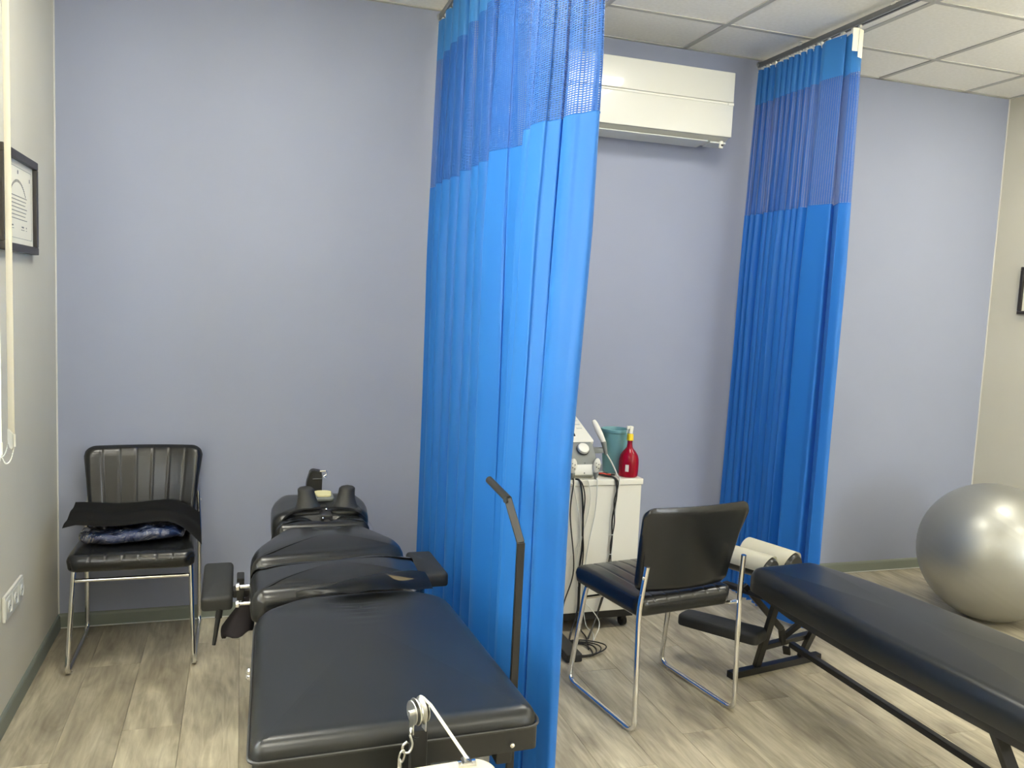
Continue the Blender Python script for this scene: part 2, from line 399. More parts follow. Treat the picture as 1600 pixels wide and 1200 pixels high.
# suspended ceiling
GX, GY, GP = 2.815, -.396, .6
bm = newbm(); box(bm, (0, YB, H+.05), (RX, 0, H+.2)); ceiling = struct('ceiling', bm, m_ceil)
xs = sorted([GX+GP*k for k in range(-6, 6) if 0 < GX+GP*k < RX]); ys = sorted([GY-GP*k for k in range(0, 12) if YB < GY-GP*k < 0])
X = [0]+xs+[RX]; Y = [YB]+ys+[0]
cells = {(.415, -1.596), (2.215, -1.596), (4.015, -1.596), (.415, -3.396), (4.015, -3.396), (.415, -5.196), (2.215, -5.196), (4.015, -5.196)}
def islight(x, y): return any(abs(x-a) < .05 and abs(y-b) < .05 for a, b in cells)
tm = {}
for i in range(len(X)-1):
    for j in range(len(Y)-1):
        if islight(X[i], Y[j]): continue
        a, b = X[i+1]-X[i]-.004, Y[j+1]-Y[j]-.004; k = (round(a, 3), round(b, 3))
        if k not in tm:
            bm = newbm(); box(bm, (-a/2, -b/2, 0), (a/2, b/2, .015)); me = bpy.data.meshes.new('ceiling_tile'); bm.to_mesh(me); bm.free(); me.materials.append(m_ceil); tm[k] = me
        o = bpy.data.objects.new('ceiling_tile', tm[k]); C.objects.link(o); o.parent = ceiling; o.location = ((X[i]+X[i+1])/2, (Y[j]+Y[j+1])/2, H+.004)
for x in xs:
    bm = newbm(); box(bm, (x-.012, YB, H-.001), (x+.012, 0, H+.004)); box(bm, (x-.002, YB, H+.004), (x+.002, 0, H+.04)); obj('grid_rail', bm, m_grid, ceiling, smooth=False)
for y in ys:
    for i in range(len(X)-1):
        bm = newbm(); a = X[i]+(.012 if i else 0); b = X[i+1]-(.012 if i < len(X)-2 else 0)
        box(bm, (a, y-.012, H-.0005), (b, y+.012, H+.004)); obj('grid_rail', bm, m_grid, ceiling, smooth=False)
for s, (a, b) in {'l': ((0, YB, H-.001), (.02, 0, H+.003)), 'r': ((RX-.02, YB, H-.001), (RX, 0, H+.003)), 'b': ((.02, -.02, H-.001), (RX-.02, 0, H+.003))}.items():
    bm = newbm(); box(bm, a, b); obj('edge_angle', bm, m_grid, ceiling, smooth=False)
lx = {.415: 'left', 2.215: 'middle', 4.015: 'right'}; ordn = ['first', 'second', 'third', 'fourth']
for a, b in sorted(cells):
    t = thing('ceiling_light', f'square lit ceiling panel in the {lx[a]} column, {ordn[sum(1 for p, q in cells if p == a and q > b)]} from the lavender wall', 'ceiling light', (a+.3, b+.3, H), group='square ceiling light panels')
    bm = newbm()
    for q in (((a+.013, b+.013, H-.001), (a+.587, b+.028, H+.02)), ((a+.013, b+.572, H-.001), (a+.587, b+.587, H+.02)), ((a+.013, b+.028, H-.001), (a+.028, b+.572, H+.02)), ((a+.572, b+.028, H-.001), (a+.587, b+.572, H+.02))): box(bm, *q)
    obj('frame', bm, m_white, t, smooth=False)
    bm = newbm(); box(bm, (a+.028, b+.028, H-.035), (a+.572, b+.572, H+.010), .012, 2); obj('diffuser', bm, m_lamp, t, smooth=False)

# ------------------------------------------------------------------ curtain tracks and curtains
def track(x, y1, label):
    t = thing('curtain_track', label, 'curtain track', (x, 0, 2.745))
    bm = newbm(); z = 2.738
    box(bm, (x-.014, y1, z), (x+.014, -.006, z+.018), .002); box(bm, (x-.014, y1, z-.006), (x-.004, -.006, z), 0); box(bm, (x+.004, y1, z-.006), (x+.014, -.006, z), 0)
    obj('rail', bm, m_alu, t)
    bm = newbm(); lathe(bm, [(.0, 0), (.019, 0), (.021, .004), (.015, .012), (.013, .02), (0, .02)], 24, (x, -.001, z+.008), (0, -1, 0)); obj('wall_socket', bm, m_steel, t)
    y = -.35
    while y > y1:
        bm = newbm(); box(bm, (x-.017, y-.012, z+.014), (x+.017, y+.012, z+.022), .002); box(bm, (x-.006, y-.006, z+.02), (x+.006, y+.006, H-.001)); box(bm, (x-.02, y-.01, H-.004), (x+.02, y+.01, H-.001), .001)
        obj('ceiling_clip', bm, m_white, t); y -= .6
    return t
track(1.576, -4.2, 'grey aluminium curtain rail on the ceiling, the left one above the wider curtain')
track(3.262, -4.2, 'grey aluminium curtain rail on the ceiling, the right one beside the air conditioner')

def interp(tab, s):
    if s <= tab[0][0]: return tab[0][1]
    for (a, p), (b, q) in zip(tab, tab[1:]):
        if s <= b: return p+(q-p)*(s-a)/(b-a)
    return tab[-1][1]
def curtain(label, x0, pts, zt, zh, zn, zb, seed, per=9, lean=None, top=.45):
    """pts: plan polyline (x, y) of the hanging cloth from the wall outward, smoothed; gathered closer to the rail at the top"""
    t = thing('curtain', label, 'curtain', (x0, 0, 0)); rnd = random.Random(seed)
    n = len(pts); Q = [Vector((*p, 0)) for p in pts]; Q = [Q[0]*2-Q[1]]+Q+[Q[-1]*2-Q[-2]]
    ph = [rnd.uniform(0, 6.28) for _ in range(n+2)]; wz = [rnd.uniform(.6, 1.5) for _ in range(n+2)]
    def P(u, z):
        k = min(int(u), n-2); f = u-k; d = (zt-z)/(zt-zb)
        def q(i):
            e = min(1, d*2)*(.35+.65*d); v = Q[i].copy(); v.y += .010*math.sin(ph[i]+wz[i]*d*3)*e; v.x += .006*math.sin(ph[i]*2+wz[i]*d*3.5)*e; return v
        a, b, c, g = q(k), q(k+1), q(k+2), q(k+3)
        p = .5*((2*b)+(c-a)*f+(2*a-5*b+4*c-g)*f*f+(3*b-a-3*c+g)*f**3)
        s_ = top+(1-top)*min(1, d*2.6)
        xx = x0+(p.x-x0)*s_
        if lean: xx += lean(d, u/(n-1))
        return V(xx, min(p.y, -.012), z)
    NU = (n-1)*per
    us = [i/per for i in range(NU+1)]
    arc = [0]
    for a, b in zip(us, us[1:]): arc.append(arc[-1]+(P(min(a, n-1-1e-6), zn)-P(min(b, n-1-1e-6), zn)).length)
    def part(name, za, zb_, nz, m, th):
        bm = newbm(); uv = bm.loops.layers.uv.new('UVMap'); g = []
        for u in us:
            u = min(u, n-1-1e-6); g.append([bm.verts.new(P(u, za+(zb_-za)*j/nz)) for j in range(nz+1)])
        for i in range(NU):
            for j in range(nz):
                f = bm.faces.new((g[i][j], g[i+1][j], g[i+1][j+1], g[i][j+1]))
                for lp, (a, b) in zip(f.loops, ((i, j), (i+1, j), (i+1, j+1), (i, j+1))): lp[uv].uv = (arc[a], za+(zb_-za)*b/nz)
        o = obj(name, bm, m, t, ang=180); return o
    part('heading', zt, zh, 4, m_curt_head, 0)
    part('netting', zh, zn, 10, m_curt_net, 0)
    part('drape', zn, zb, 44, m_curt, 0)
    # seams and hem as fine folded edges
    bm = newbm(); tube(bm, [P(min(u, n-1-1e-6), zn+.001) for u in us], .0014, 4); obj('seam', bm, m_curt, t)
    bm = newbm(); tube(bm, [P(min(u, n-1-1e-6), zb) for u in us], .002, 4); obj('hem', bm, m_curt, t)
    for i in range(0, n-1, 2):
        q = P(i, zt-.01)
        bm = newbm(); tube(bm, spline([q+V(0, 0, 0), (x0-.002, q.y, zt+.008), (x0, q.y, 2.736)], 4), .002, 6); box(bm, (x0-.006, q.y-.006, 2.722), (x0+.006, q.y+.006, 2.733), .002)
        obj('glider', bm, m_white, t)
    return t, P
def zigzag(x0, y0, y1, n, amp, seed):
    r = random.Random(seed); o = []
    for k in range(n):
        y = y0+(y1-y0)*(k+r.uniform(-.2, .2))/n; st = (y1-y0)/n; a = amp*r.uniform(.75, 1.2)
        o += [(x0-a, y), (x0-a*.5, y+st*.38), (x0+a, y+st*.42), (x0+a*.5, y+st*.62)]
    return o
near1 = [(1.66, -1.00), (1.62, -1.01), (1.522, -1.06), (1.517, -1.09), (1.548, -1.165), (1.556, -1.172), (1.563, -1.185), (1.585, -1.25), (1.612, -1.29), (1.60, -1.34), (1.515, -1.45), (1.500, -1.475),
         (1.512, -1.500), (1.530, -1.49), (1.528, -1.50), (1.502, -1.525), (1.500, -1.548), (1.516, -1.612), (1.530, -1.618), (1.552, -1.655), (1.567, -1.650), (1.567, -1.656), (1.557, -1.678), (1.558, -1.705), (1.568, -1.738), (1.585, -1.748), (1.602, -1.785), (1.622, -1.795), (1.638, -1.765), (1.636, -1.72)]
curtain('', 1.576, zigzag(1.588, -.03, -.97, 7, .050, 5)+near1, 2.715, 2.54, 1.975, .02, 3, lean=lambda d, s: -.048*min(1, max(0, d-.22)/.4)*max(0, s-.6)/.4)
near2 = [(3.215, -.545), (3.215, -.57), (3.235, -.64), (3.255, -.665), (3.30, -.63), (3.305, -.635), (3.265, -.70), (3.262, -.715), (3.285, -.745), (3.310, -.74)]
c2, P2 = curtain('narrower bright blue curtain with a netting top, hanging right of the air conditioner', 3.262, zigzag(3.245, -.03, -.52, 10, .024, 8)+near2, 2.715, 2.54, 1.975, .02, 11, lean=lambda d, s: -.03*d)
c1 = [o for o in bpy.data.objects if o.name == 'curtain'][0]
c1['label'] = 'wide bright blue curtain with a netting top, standing behind the black lever handle'
# white stiffener tab sewn on the near top corner of the right curtain
bm = newbm(); box(bm, (3.216, -.7625, 2.615), (3.243, -.760, 2.712), .0008, 1, rz=-.15); box(bm, (3.240, -.764, 2.590), (3.272, -.7615, 2.708), .0008, 1, rz=.35)
obj('corner_tab', bm, m_paper, c2)

# ------------------------------------------------------------------ air conditioner
ac = thing('air_conditioner', 'white wall-mounted air conditioner unit between the two blue curtains', 'air conditioner', (2.565, 0, 2.33))
def prism_x(bm, prof, x0, x1):
    A = [bm.verts.new((x0, y, z)) for y, z in prof]; B = [bm.verts.new((x1, y, z)) for y, z in prof]; n = len(prof)
    for k in range(n): bm.faces.new((A[k], A[(k+1) % n], B[(k+1) % n], B[k]))
    bm.faces.new(A[::-1]); bm.faces.new(B)
ax0, ax1 = 2.13, 3.0
bm = newbm(); prism_x(bm, [(0, 2.312), (-.06, 2.300), (-.135, 2.302), (-.172, 2.322), (-.186, 2.324), (-.19, 2.62), (-.175, 2.633), (0, 2.633)], ax0, ax1); obj('casing', bm, m_white, ac, ang=25)
bm = newbm(); box(bm, (ax0-.001, -.2, 2.488), (ax1+.001, -.186, 2.630), .004, 3); obj('upper_panel', bm, m_white_gloss, ac)
bm = newbm(); box(bm, (ax0-.001, -.2, 2.322), (ax1+.001, -.186, 2.476), .004, 3); obj('lower_panel', bm, m_white_gloss, ac)
bm = newbm(); box(bm, (ax0+.0, -.196, 2.4765), (ax1-.02, -.187, 2.4875), .003, 2); box(bm, (ax1-.03, -.203, 2.472), (ax1+.002, -.188, 2.486), .003, 2); obj('trim_strip', bm, m_white, ac)
bm = newbm(); vs = box(bm, (ax0+.05, -.168, 2.292), (ax1-.11, -.06, 2.297), .001, 1); rotv(bm, vs, (0, -.11, 2.294), -.12, 'X'); obj('louvre', bm, m_lightgrey, ac)
bm = newbm(); vs = box(bm, (ax1-.10, -.172, 2.288), (ax1-.012, -.10, 2.296), .001, 1); rotv(bm, vs, (0, -.13, 2.292), -.12, 'X'); obj('corner_cover', bm, m_lightgrey, ac)
bm = newbm(); lathe(bm, [(0, -.03), (.009, -.03), (.011, -.026), (.011, 0), (.008, .004), (0, .004)], 20, (ax1-.035, -.165, 2.303)); 
obj('sensor_knob', bm, m_white, ac)
bm = newbm(); lathe(bm, [(0, 0), (.005, 0), (.005, .002), (0, .002)], 16, (ax1-.035, -.1755, 2.286), (0, -1, 0)); obj('sensor_lens', bm, m_blackplastic, ac)

# ------------------------------------------------------------------ framed certificates, sockets, blind
fr = thing('picture_frame', 'black framed certificate hanging on the cream wall at the left', 'picture frame', (0, -.62, 1.74))
y0, y1, z0, z1, fw = -.86, -.395, 1.565, 1.895, .027
bm = newbm()
for a, b in (((.002, y0, z0), (.022, y1, z0+fw)), ((.002, y0, z1-fw), (.022, y1, z1)), ((.002, y0, z0+fw), (.022, y0+fw, z1-fw)), ((.002, y1-fw, z0+fw), (.022, y1, z1-fw))): box(bm, a, b, .003, 2)
obj('moulding', bm, m_frame, fr)
bm = newbm(); box(bm, (.003, y0+fw-.002, z0+fw-.002), (.008, y1-fw+.002, z1-fw+.002)); obj('paper', bm, m_paper, fr, smooth=False)
bm = newbm()
def ink(ya, za, yb, zb): box(bm, (.0082, min(ya, yb), min(za, zb)), (.0086, max(ya, yb), max(za, zb)))
ya, yb, za, zb = y0+fw+.02, y1-fw-.02, z0+fw+.02, z1-fw-.02; t_ = .0012
for q in ((ya, za, yb, za+t_), (ya, zb-t_, yb, zb), (ya, za, ya+t_, zb), (yb-t_, za, yb, zb)): ink(*q)
yc = (ya+yb)/2
for k in range(22):                                            # arched title line
    a = PI*(.22+.56*k/21); p = V(0, yc-.13*math.cos(a), zb-.165+.12*math.sin(a)); ink(p.y-.004, p.z-.0045, p.y+.002, p.z+.0045)
for k in range(7):
    L_ = .12-.012*(k % 3); ink(yc-L_, zb-.095-k*.0125, yc+L_, zb-.0975-k*.0125)
for yy, ww in ((yc-.08, .04), (yc+.06, .045), (yc+.11, .012)): ink(yy-ww/2, za+.03, yy+ww/2, za+.032); ink(yy-ww/3, za+.038, yy+ww/3, za+.043)
ink(yc-.006, zb-.022, yc+.006, zb-.010); ink(yb-.03, zb-.035, yb-.022, zb-.022)
obj('print', bm, m_print, fr, smooth=False)
fr2 = thing('picture_frame', 'dark framed picture on the cream wall at the right edge, above the silver ball', 'picture frame', (RX, -.42, 1.66))
y1, y0, z0, z1 = -.205, -.62, 1.532, 1.80
bm = newbm()
for a, b in (((RX-.022, y0, z0), (RX-.002, y1, z0+.02)), ((RX-.022, y0, z1-.02), (RX-.002, y1, z1)), ((RX-.022, y0, z0+.02), (RX-.002, y0+.02, z1-.02)), ((RX-.022, y1-.02, z0+.02), (RX-.002, y1, z1-.02))): box(bm, a, b, .003, 2)
obj('moulding', bm, m_frame, fr2)
bm = newbm(); box(bm, (RX-.008, y0+.018, z0+.018), (RX-.003, y1-.018, z1-.018)); obj('paper', bm, m_paper, fr2, smooth=False)

so = thing('wall_socket', 'white triple power socket low on the cream wall at the left', 'socket', (0, -.755, .40))
bm = newbm(); box(bm, (.001, -.872, .360), (.011, -.635, .446), .003, 3); obj('face_plate', bm, m_white, so)
for k in range(3):
    yc = -.675-k*.079
    bm = newbm(); box(bm, (.010, yc-.035, .370), (.013, yc+.035, .436), .002, 2); pl = obj('socket_insert', bm, m_white, so)
    bm = newbm(); lathe(bm, [(.0, .0), (.019, .0), (.0205, .0025), (.019, .005), (.0185, .0035), (.0, .002)], 28, (.0125, yc, .403), (1, 0, 0)); obj('round_recess', bm, m_lightgrey, pl)
    bm = newbm()
    for d in (-.008, .008): lathe(bm, [(0, 0), (.0025, 0), (.0025, .001), (0, .001)], 12, (.0148, yc+d, .403), (1, 0, 0))
    obj('pin_holes', bm, m_blackplastic, pl)

bl = thing('vertical_blind', 'cream vertical slat blind at the left edge, with a bead chain along its lower ends', 'blind', (.1, -1.1, .99))
bm = newbm(); box(bm, (.075, -3.55, 2.70), (.125, -1.02, 2.735), .004); obj('headrail', bm, m_white, bl)
SA = math.radians(21); ends = []
for k in range(18):
    yc = -1.15-k*.135; d = V(-math.sin(SA), math.cos(SA), 0)*.06; c = V(.1, yc, 0)
    bm = newbm(); nr = V(math.cos(SA), math.sin(SA), 0)*.0012
    def sl(u, v): return c+d*(2*u-1)+nr*4*math.sin(PI*u)+V(0, 0, 1.02+(2.70-1.02)*v)
    sheet(bm, sl, 6, 4, .0009); s_ = obj('slat', bm, m_blind, bl)
    bm = newbm()
    for sgn in (1, -1):
        q = c+nr*sgn*2
        vv = [q-d*.95+V(0, 0, 1.035), q+d*.95+V(0, 0, 1.035), q+d*.95+V(0, 0, 1.0), q+d*.3+V(0, 0, .985), q-d*.3+V(0, 0, .985), q-d*.95+V(0, 0, 1.0)]
        bm.faces.new([bm.verts.new(p) for p in vv])
    bmesh.ops.bridge_loops(bm, edges=bm.edges[:]); obj('weight', bm, m_white, s_)
    ends.append((c-d*.85+V(0, 0, 1.0), c+d*.85+V(0, 0, 1.0)))
for (a0, a1), (b0, b1) in zip(ends, ends[1:]):
    for p, q in ((a0, b0), (a1, b1)):
        m_ = (p+q)/2-V(0, 0, .035); bm = newbm(); pts = spline([p, (p+m_)/2-V(0, 0, .01), m_, (q+m_)/2-V(0, 0, .01), q], 5)
        tube(bm, pts, .0007, 4)
        for r_ in pts: bmesh.ops.create_icosphere(bm, subdivisions=1, radius=.0022, matrix=Matrix.Translation(r_))
        obj('bead_chain', bm, m_white, bl)

# ------------------------------------------------------------------ sled-base chairs
def make_chair(label):
    t = thing('sled_base_chair', label, 'chair', (0, 0, 0), 0, group='black vinyl chairs with chrome sled bases', local=True)
    R = .0095; W = .222
    for s in (-1, 1):
        x = s*W; bm = newbm()
        pts = [(s*.205, -.155, .405), (s*.207, -.165, .37), (x, -.225, .0098), (x, .222, .0098), (x, .208, .44), (s*.212, .226, .60)]
        tube(bm, fillet(pts, .045, 6), R, 12); o = obj('side_frame', bm, m_chrome, t)
        bm = newbm()
        for y in (-.17, .165): lathe(bm, [(0, 0), (.011, 0), (.011, .0035), (0, .0035)], 14, (x, y, 0))
        for z in (.50, .56): lathe(bm, [(0, -.002), (.0075, -.002), (.0075, .0), (.004, .004), (0, .004)], 14, (x-s*.002, .219+(z-.5)*.1, z), (0, 1, 0))
        obj('foot_glides_and_bolts', bm, m_steel, o)
    bm = newbm(); tube(bm, [(-.2, -.172, .355), (.2, -.172, .355)], .0075, 10); obj('front_crossbar', bm, m_chrome, t)
    bm = newbm(); tube(bm, [(-.19, .10, .402), (.19, .10, .402)], .0075, 10)
    for s in (-1, 1): tube(bm, fillet([(s*.19, -.17, .40), (s*.19, .17, .405), (s*.215, .205, .42)], .02), .0075, 8)
    obj('seat_support', bm, m_chrome, t)
    # ribbed seat
    def seat(u, v, top):
        x, y = 2*u-1, 2*v-1; ax_, ay = abs(x), abs(y)
        hw = .212+.013*(1-v); cx_ = max(0, ax_-.80)/.20; cy_ = max(0, ay-.82)/.18
        px = x*hw*(1-.045*cy_**2*cx_**2*1.6); py = -.245+.44*v; py -= math.copysign(.022*(cx_**2)*(cy_**1.5), y)
        ex = max(0, ax_-.86)/.14; ey = max(0, ay-.86)/.14
        rnd_ = 1-math.sqrt(max(0, 1-min(1, ex*ex+ey*ey)))
        if top:
            q = (px/.40+.5)*7; f = q-math.floor(q); g = .0030*math.exp(-(min(f, 1-f)/.045)**2) if .3 < q < 6.7 else 0
            return V(px, py, .474+.004*(1-x*x)*(1-y*y)-.024*rnd_-g*(1-rnd_)-.010*max(0, (-y-.4)/.6)**2)
        return V(px*.985, py-.006*y, .402+.012*rnd_)
    bm = newbm(); NU_, NV_ = 98, 34
    T = [[bm.verts.new(seat(i/NU_, j/NV_, True)) for j in range(NV_+1)] for i in range(NU_+1)]
    Bt = [[bm.verts.new(seat(i/NU_, j/NV_, False)) for j in range(NV_+1)] for i in range(NU_+1)]
    for G_ in (T, Bt):
        for i in range(NU_):
            for j in range(NV_): bm.faces.new((G_[i][j], G_[i+1][j], G_[i+1][j+1], G_[i][j+1]))
    for i in range(NU_):
        for j in (0, NV_): bm.faces.new((T[i][j], Bt[i][j], Bt[i+1][j], T[i+1][j]))
    for j in range(NV_):
        for i in (0, NU_): bm.faces.new((T[i][j], T[i][j+1], Bt[i][j+1], Bt[i][j]))
    obj('seat', bm, m_leather, t, ang=60)
    # backrest: curved, flared ribbed pad
    def back(u, v, side):
        z = .485+.315*v; x = (u-.5)*2; hw = .203+.028*v**1.2
        e = max(abs(x)-.90, 0)/.10
        q = (u)*7; f = q-math.floor(q); g = -.0022*math.exp(-(min(f, 1-f)/.05)**2) if .4 < q < 6.6 else 0
        th = .024*(1-e**2.2*.75)*(1-(max(v-.93, 0)/.07)**2*.8)*(1-(max(.05-v, 0)/.05)**2*.8)
        y = .178+.055*v-.030*(1-x*x)*(-1)-.03+.012*v*v
        cut = .0
        if abs(x) > .80:
            q_ = (abs(x)-.80)/.20; cut = (1-math.sqrt(max(0, 1-q_*q_)))*.040*max(0, (v-.6)/.4)**.8
            cut -= (1-math.sqrt(max(0, 1-q_*q_)))*.028*max(0, (.4-v)/.4)**.8
        return V(x*hw, y+(side*th)+(-g if side < 0 else 0), z-cut)
    bm = newbm(); NU_, NV = 84, 22; A = [[bm.verts.new(back(i/NU_, j/NV, -1)) for j in range(NV+1)] for i in range(NU_+1)]
    B = [[bm.verts.new(back(i/NU_, j/NV, .55)) for j in range(NV+1)] for i in range(NU_+1)]
    for G_ in (A, B):
        for i in range(NU_):
            for j in range(NV): bm.faces.new((G_[i][j], G_[i+1][j], G_[i+1][j+1], G_[i][j+1]))
    for i in range(NU_):
        bm.faces.new((A[i][0], B[i][0], B[i+1][0], A[i+1][0])); bm.faces.new((A[i][NV], A[i+1][NV], B[i+1][NV], B[i][NV]))
    for j in range(NV):
        bm.faces.new((A[0][j], A[0][j+1], B[0][j+1], B[0][j])); bm.faces.new((A[NU_][j], B[NU_][j], B[NU_][j+1], A[NU_][j+1]))
    obj('backrest', bm, m_leather, t, ang=60)
    return t
ch = make_chair('black vinyl chair against the lavender wall at the left, with folded mat on it')
ch.location = (.345, -.29, 0); ch.rotation_euler = (0, 0, .0)
dup(ch, (2.221, -1.14, 0), PI+.147, 'empty black vinyl chair seen from behind, between the white cabinet and the long bench')

# wrapped packet and folded mat on the left chair
pk = thing('plastic_wrapped_packet', 'clear plastic bag holding a dark blue folded item, under the black mat', 'packet', (.335, -.37, .478))
def lump(u, v, k, ins=0):
    a = 2*PI*u; b = PI*(v-.5)
    ce = lambda t, p: math.copysign(abs(math.cos(t))**p, math.cos(t)); se = lambda t, p: math.copysign(abs(math.sin(t))**p, math.sin(t))
    x = (.192-ins)*ce(b, .6)*ce(a, .7); y = (.10-ins)*ce(b, .6)*se(a, .7); z = (.030-ins*.5)*se(b, .8)
    n = .006*math.sin(23*u*2+5*v)*math.cos(9*v+31*x)+.004*math.sin(70*x+40*y)
    return V(.335+x, -.365+y+n*.4, .510+z+n*(1 if z > -.01 else .1)+.006*math.sin(14*x))
bm = newbm(); sheet(bm, lambda u, v: lump(u, v, 0, .006), 48, 14); obj('folded_cloth', bm, m_blue_pack, pk)
bm = newbm(); sheet(bm, lambda u, v: lump(u, v, 1, 0), 64, 18); obj('plastic_bag', bm, m_film, pk)
bm = newbm()
def mat_s(u, v):
    x = .095+.475*u; y = -.42+.27*v
    z = .556+.022*v+.006*math.sin(9*u+1)+.004*math.sin(13*v+3*u)
    if u > .72: z -= (u-.72)**2*(1.15-.55*v)
    if u < .1: z -= (.1-u)*.12*(1-v)
    return V(x+.05*(u > .6)*(u-.6)*(1-v), y-.012*math.sin(7*u+.6)-.02*math.sin(PI*u), z)
sheet(bm, mat_s, 40, 14, .014); o = obj('folded_mat', bm, m_cloth_black, None)
tag(o, 'black padded mesh mat folded over the packet on the left chair', 'mat')

# ------------------------------------------------------------------ adjusting table on the left
tb = thing('chiropractic_table', 'large black leather treatment table with sectioned cushions, in front of the lavender wall', 'treatment table', (1.05, -1.4, 0))
def wrinkle(cx, cy, ax, ay, freq, amp):
    return lambda x, y: amp*math.sin((y-cy)*freq)*math.exp(-((x-cx)/ax)**2-((y-cy)/ay)**2)
w1 = wrinkle(1.05, -1.60, .04, .075, 165, .0036)
out = round_poly([(.752, -2.275), (1.350, -2.262), (1.315, -1.53), (1.2, -1.452), (.90, -1.462), (.775, -1.56)], [.03, .045, .06, .06, .06, .06], 6, 22)
bm = newbm(); pad(bm, out, .565, .606, .034, .010, hf=lambda x, y: w1(x, y)+.0015*math.sin(7*x+3*y)-.016*math.exp(-((x-1.05)/.10)**2-((y+1.50)/.10)**2), top_rings=26); obj('leg_cushion', bm, m_leather_soft, tb)
bm = newbm(); tube(bm, [V(p.x, p.y, .571) for p in round_poly([(.749, -2.279), (1.353, -2.266), (1.318, -1.528), (1.2, -1.449), (.90, -1.459), (.772, -1.558)], [.03, .045, .06, .06, .06, .06], 6, 4)], .0035, 6, closed=True); obj('piping', bm, m_seam, tb)
bm = newbm(); out = round_poly([(.757, -2.27), (1.345, -2.257), (1.310, -1.53), (1.2, -1.46), (.90, -1.47), (.78, -1.56)], [.012]*6, 3, 2)
pad(bm, out, .515, .570, .004, 0, top_rings=1, bot_r=.003); obj('leg_section_board', bm, m_leather_soft, tb)
bm = newbm(); lathe(bm, [(0, 0), (.006, 0), (.005, .003), (0, .005)], 14, (1.285, -2.264, .535), (0, -1, 0)); obj('board_screw', bm, m_chrome, tb)
# pelvic cushion
out = round_poly([(.765, -1.44), (1.285, -1.40), (1.295, -1.16), (1.25, -1.13), (.80, -1.16), (.76, -1.20)], [.05]*6, 6, 16)
bm = newbm(); pad(bm, out, .515, .612, .048, .022, hf=lambda x, y: .003*math.sin(15*x+8*y), top_rings=14); obj('pelvic_cushion', bm, m_leather, tb)
# chest cushion, narrowing to the head
out = round_poly([(.765, -1.19), (1.265, -1.14), (1.272, -1.02), (1.17, -.80), (.88, -.80), (.765, -1.05)], [.05, .05, .06, .04, .04, .06], 6, 16)
def hchest(x, y):
    d = -.03*math.exp(-((x-1.03)/.055)**2-((y+.80)/.09)**2)
    return d+.0025*math.sin(90*y+20*x)*math.exp(-((x-.88)/.05)**2-((y+.84)/.06)**2)
bm = newbm(); pad(bm, out, .53, .632, .05, .020, hf=hchest, top_rings=16); obj('chest_cushion', bm, m_leather, tb)
bm = newbm(); out = round_poly([(.855, -.80), (1.20, -.80), (1.185, -.66), (.865, -.66)], [.03]*4, 5, 10)
pad(bm, out, .545, .632, .04, .004, hf=lambda x, y: .003*math.sin(110*y+12*x)*(1 if x < 1 else .4)-.035*math.exp(-((x-1.03)/.045)**2), top_rings=12); obj('neck_cushion', bm, m_leather, tb)
# head cushion with strap
out = round_poly([(.845, -.72), (1.205, -.70), (1.225, -.50), (1.20, -.36), (.885, -.36), (.848, -.48)], [.05, .05, .05, .05, .05, .05], 6, 10)
bm = newbm(); pad(bm, out, .54, .648, .045, .010, hf=lambda x, y: -.03*math.exp(-((x-1.04)/.03)**2-((y+.66)/.06)**2), top_rings=10); obj('head_cushion', bm, m_leather_soft, tb)
bm = newbm()
def strap(u, v):
    x = .835+.40*u; z = .66-.12*abs(2*u-1)**5; y = -.735+.06*math.sin(PI*u)-.02+.028*v
    return V(x, y, z)
sheet(bm, strap, 30, 3, .004); obj('head_strap', bm, m_rubber, tb)
# fork-shaped head rest
hr = None
for s, xc in ((-1, .982), (1, 1.118)):
    bm = newbm()
    def horn(u, v, s=s, xc=xc):
        a = 2*PI*u; k = (1-v)**2.6
        rx = .031+.026*k; ry = .028+.030*k
        if v > .85: q = (v-.85)/.15; rx *= math.sqrt(max(0, 1-q*q*.98)); ry *= math.sqrt(max(0, 1-q*q*.98))
        cx = xc-s*.012*k*0+s*.012*v
        return V(cx+rx*math.cos(a), -.64+ry*math.sin(a)+.02*v, .640+.092*v)
    sheet(bm, horn, 24, 20); obj('head_rest_horn', bm, m_foamblack, tb)
bm = newbm(); out = round_poly([(.905, -.70), (1.035, -.695), (1.035, -.59), (.915, -.585)], [.03]*4, 5, 3); pad(bm, out, .632, .649, .007, .003, top_rings=3)
out = round_poly([(1.062, -.695), (1.185, -.70), (1.175, -.585), (1.062, -.59)], [.03]*4, 5, 3); pad(bm, out, .632, .649, .007, .003, top_rings=3); obj('head_rest_flange', bm, m_foamblack, tb)
bm = newbm(); out = round_poly([(1.008, -.57), (1.088, -.57), (1.09, -.46), (1.005, -.46)], [.02]*4, 5, 3); pad(bm, out, .655, .672, .006, .002, top_rings=3); obj('chin_tray', bm, m_grey, tb)
bm = newbm(); out = round_poly([(1.022, -.56), (1.074, -.56), (1.082, -.48), (1.062, -.465), (1.03, -.465), (1.012, -.48)], [.008]*6, 4, 2); pad(bm, out, .67, .678, .004, .001, top_rings=2); obj('chin_pad', bm, m_cream_foam, tb)
bm = newbm(); box(bm, (1.018, -.755, .60), (1.062, -.69, .650), .006); lathe(bm, [(0, 0), (.013, 0), (.015, .004), (.015, .014), (0, .018)], 18, (1.04, -.755, .622), (0, -1, 0)); box(bm, (1.03, -.70, .61), (1.052, -.56, .65), .004); obj('tilt_lock', bm, m_blackplastic, tb)
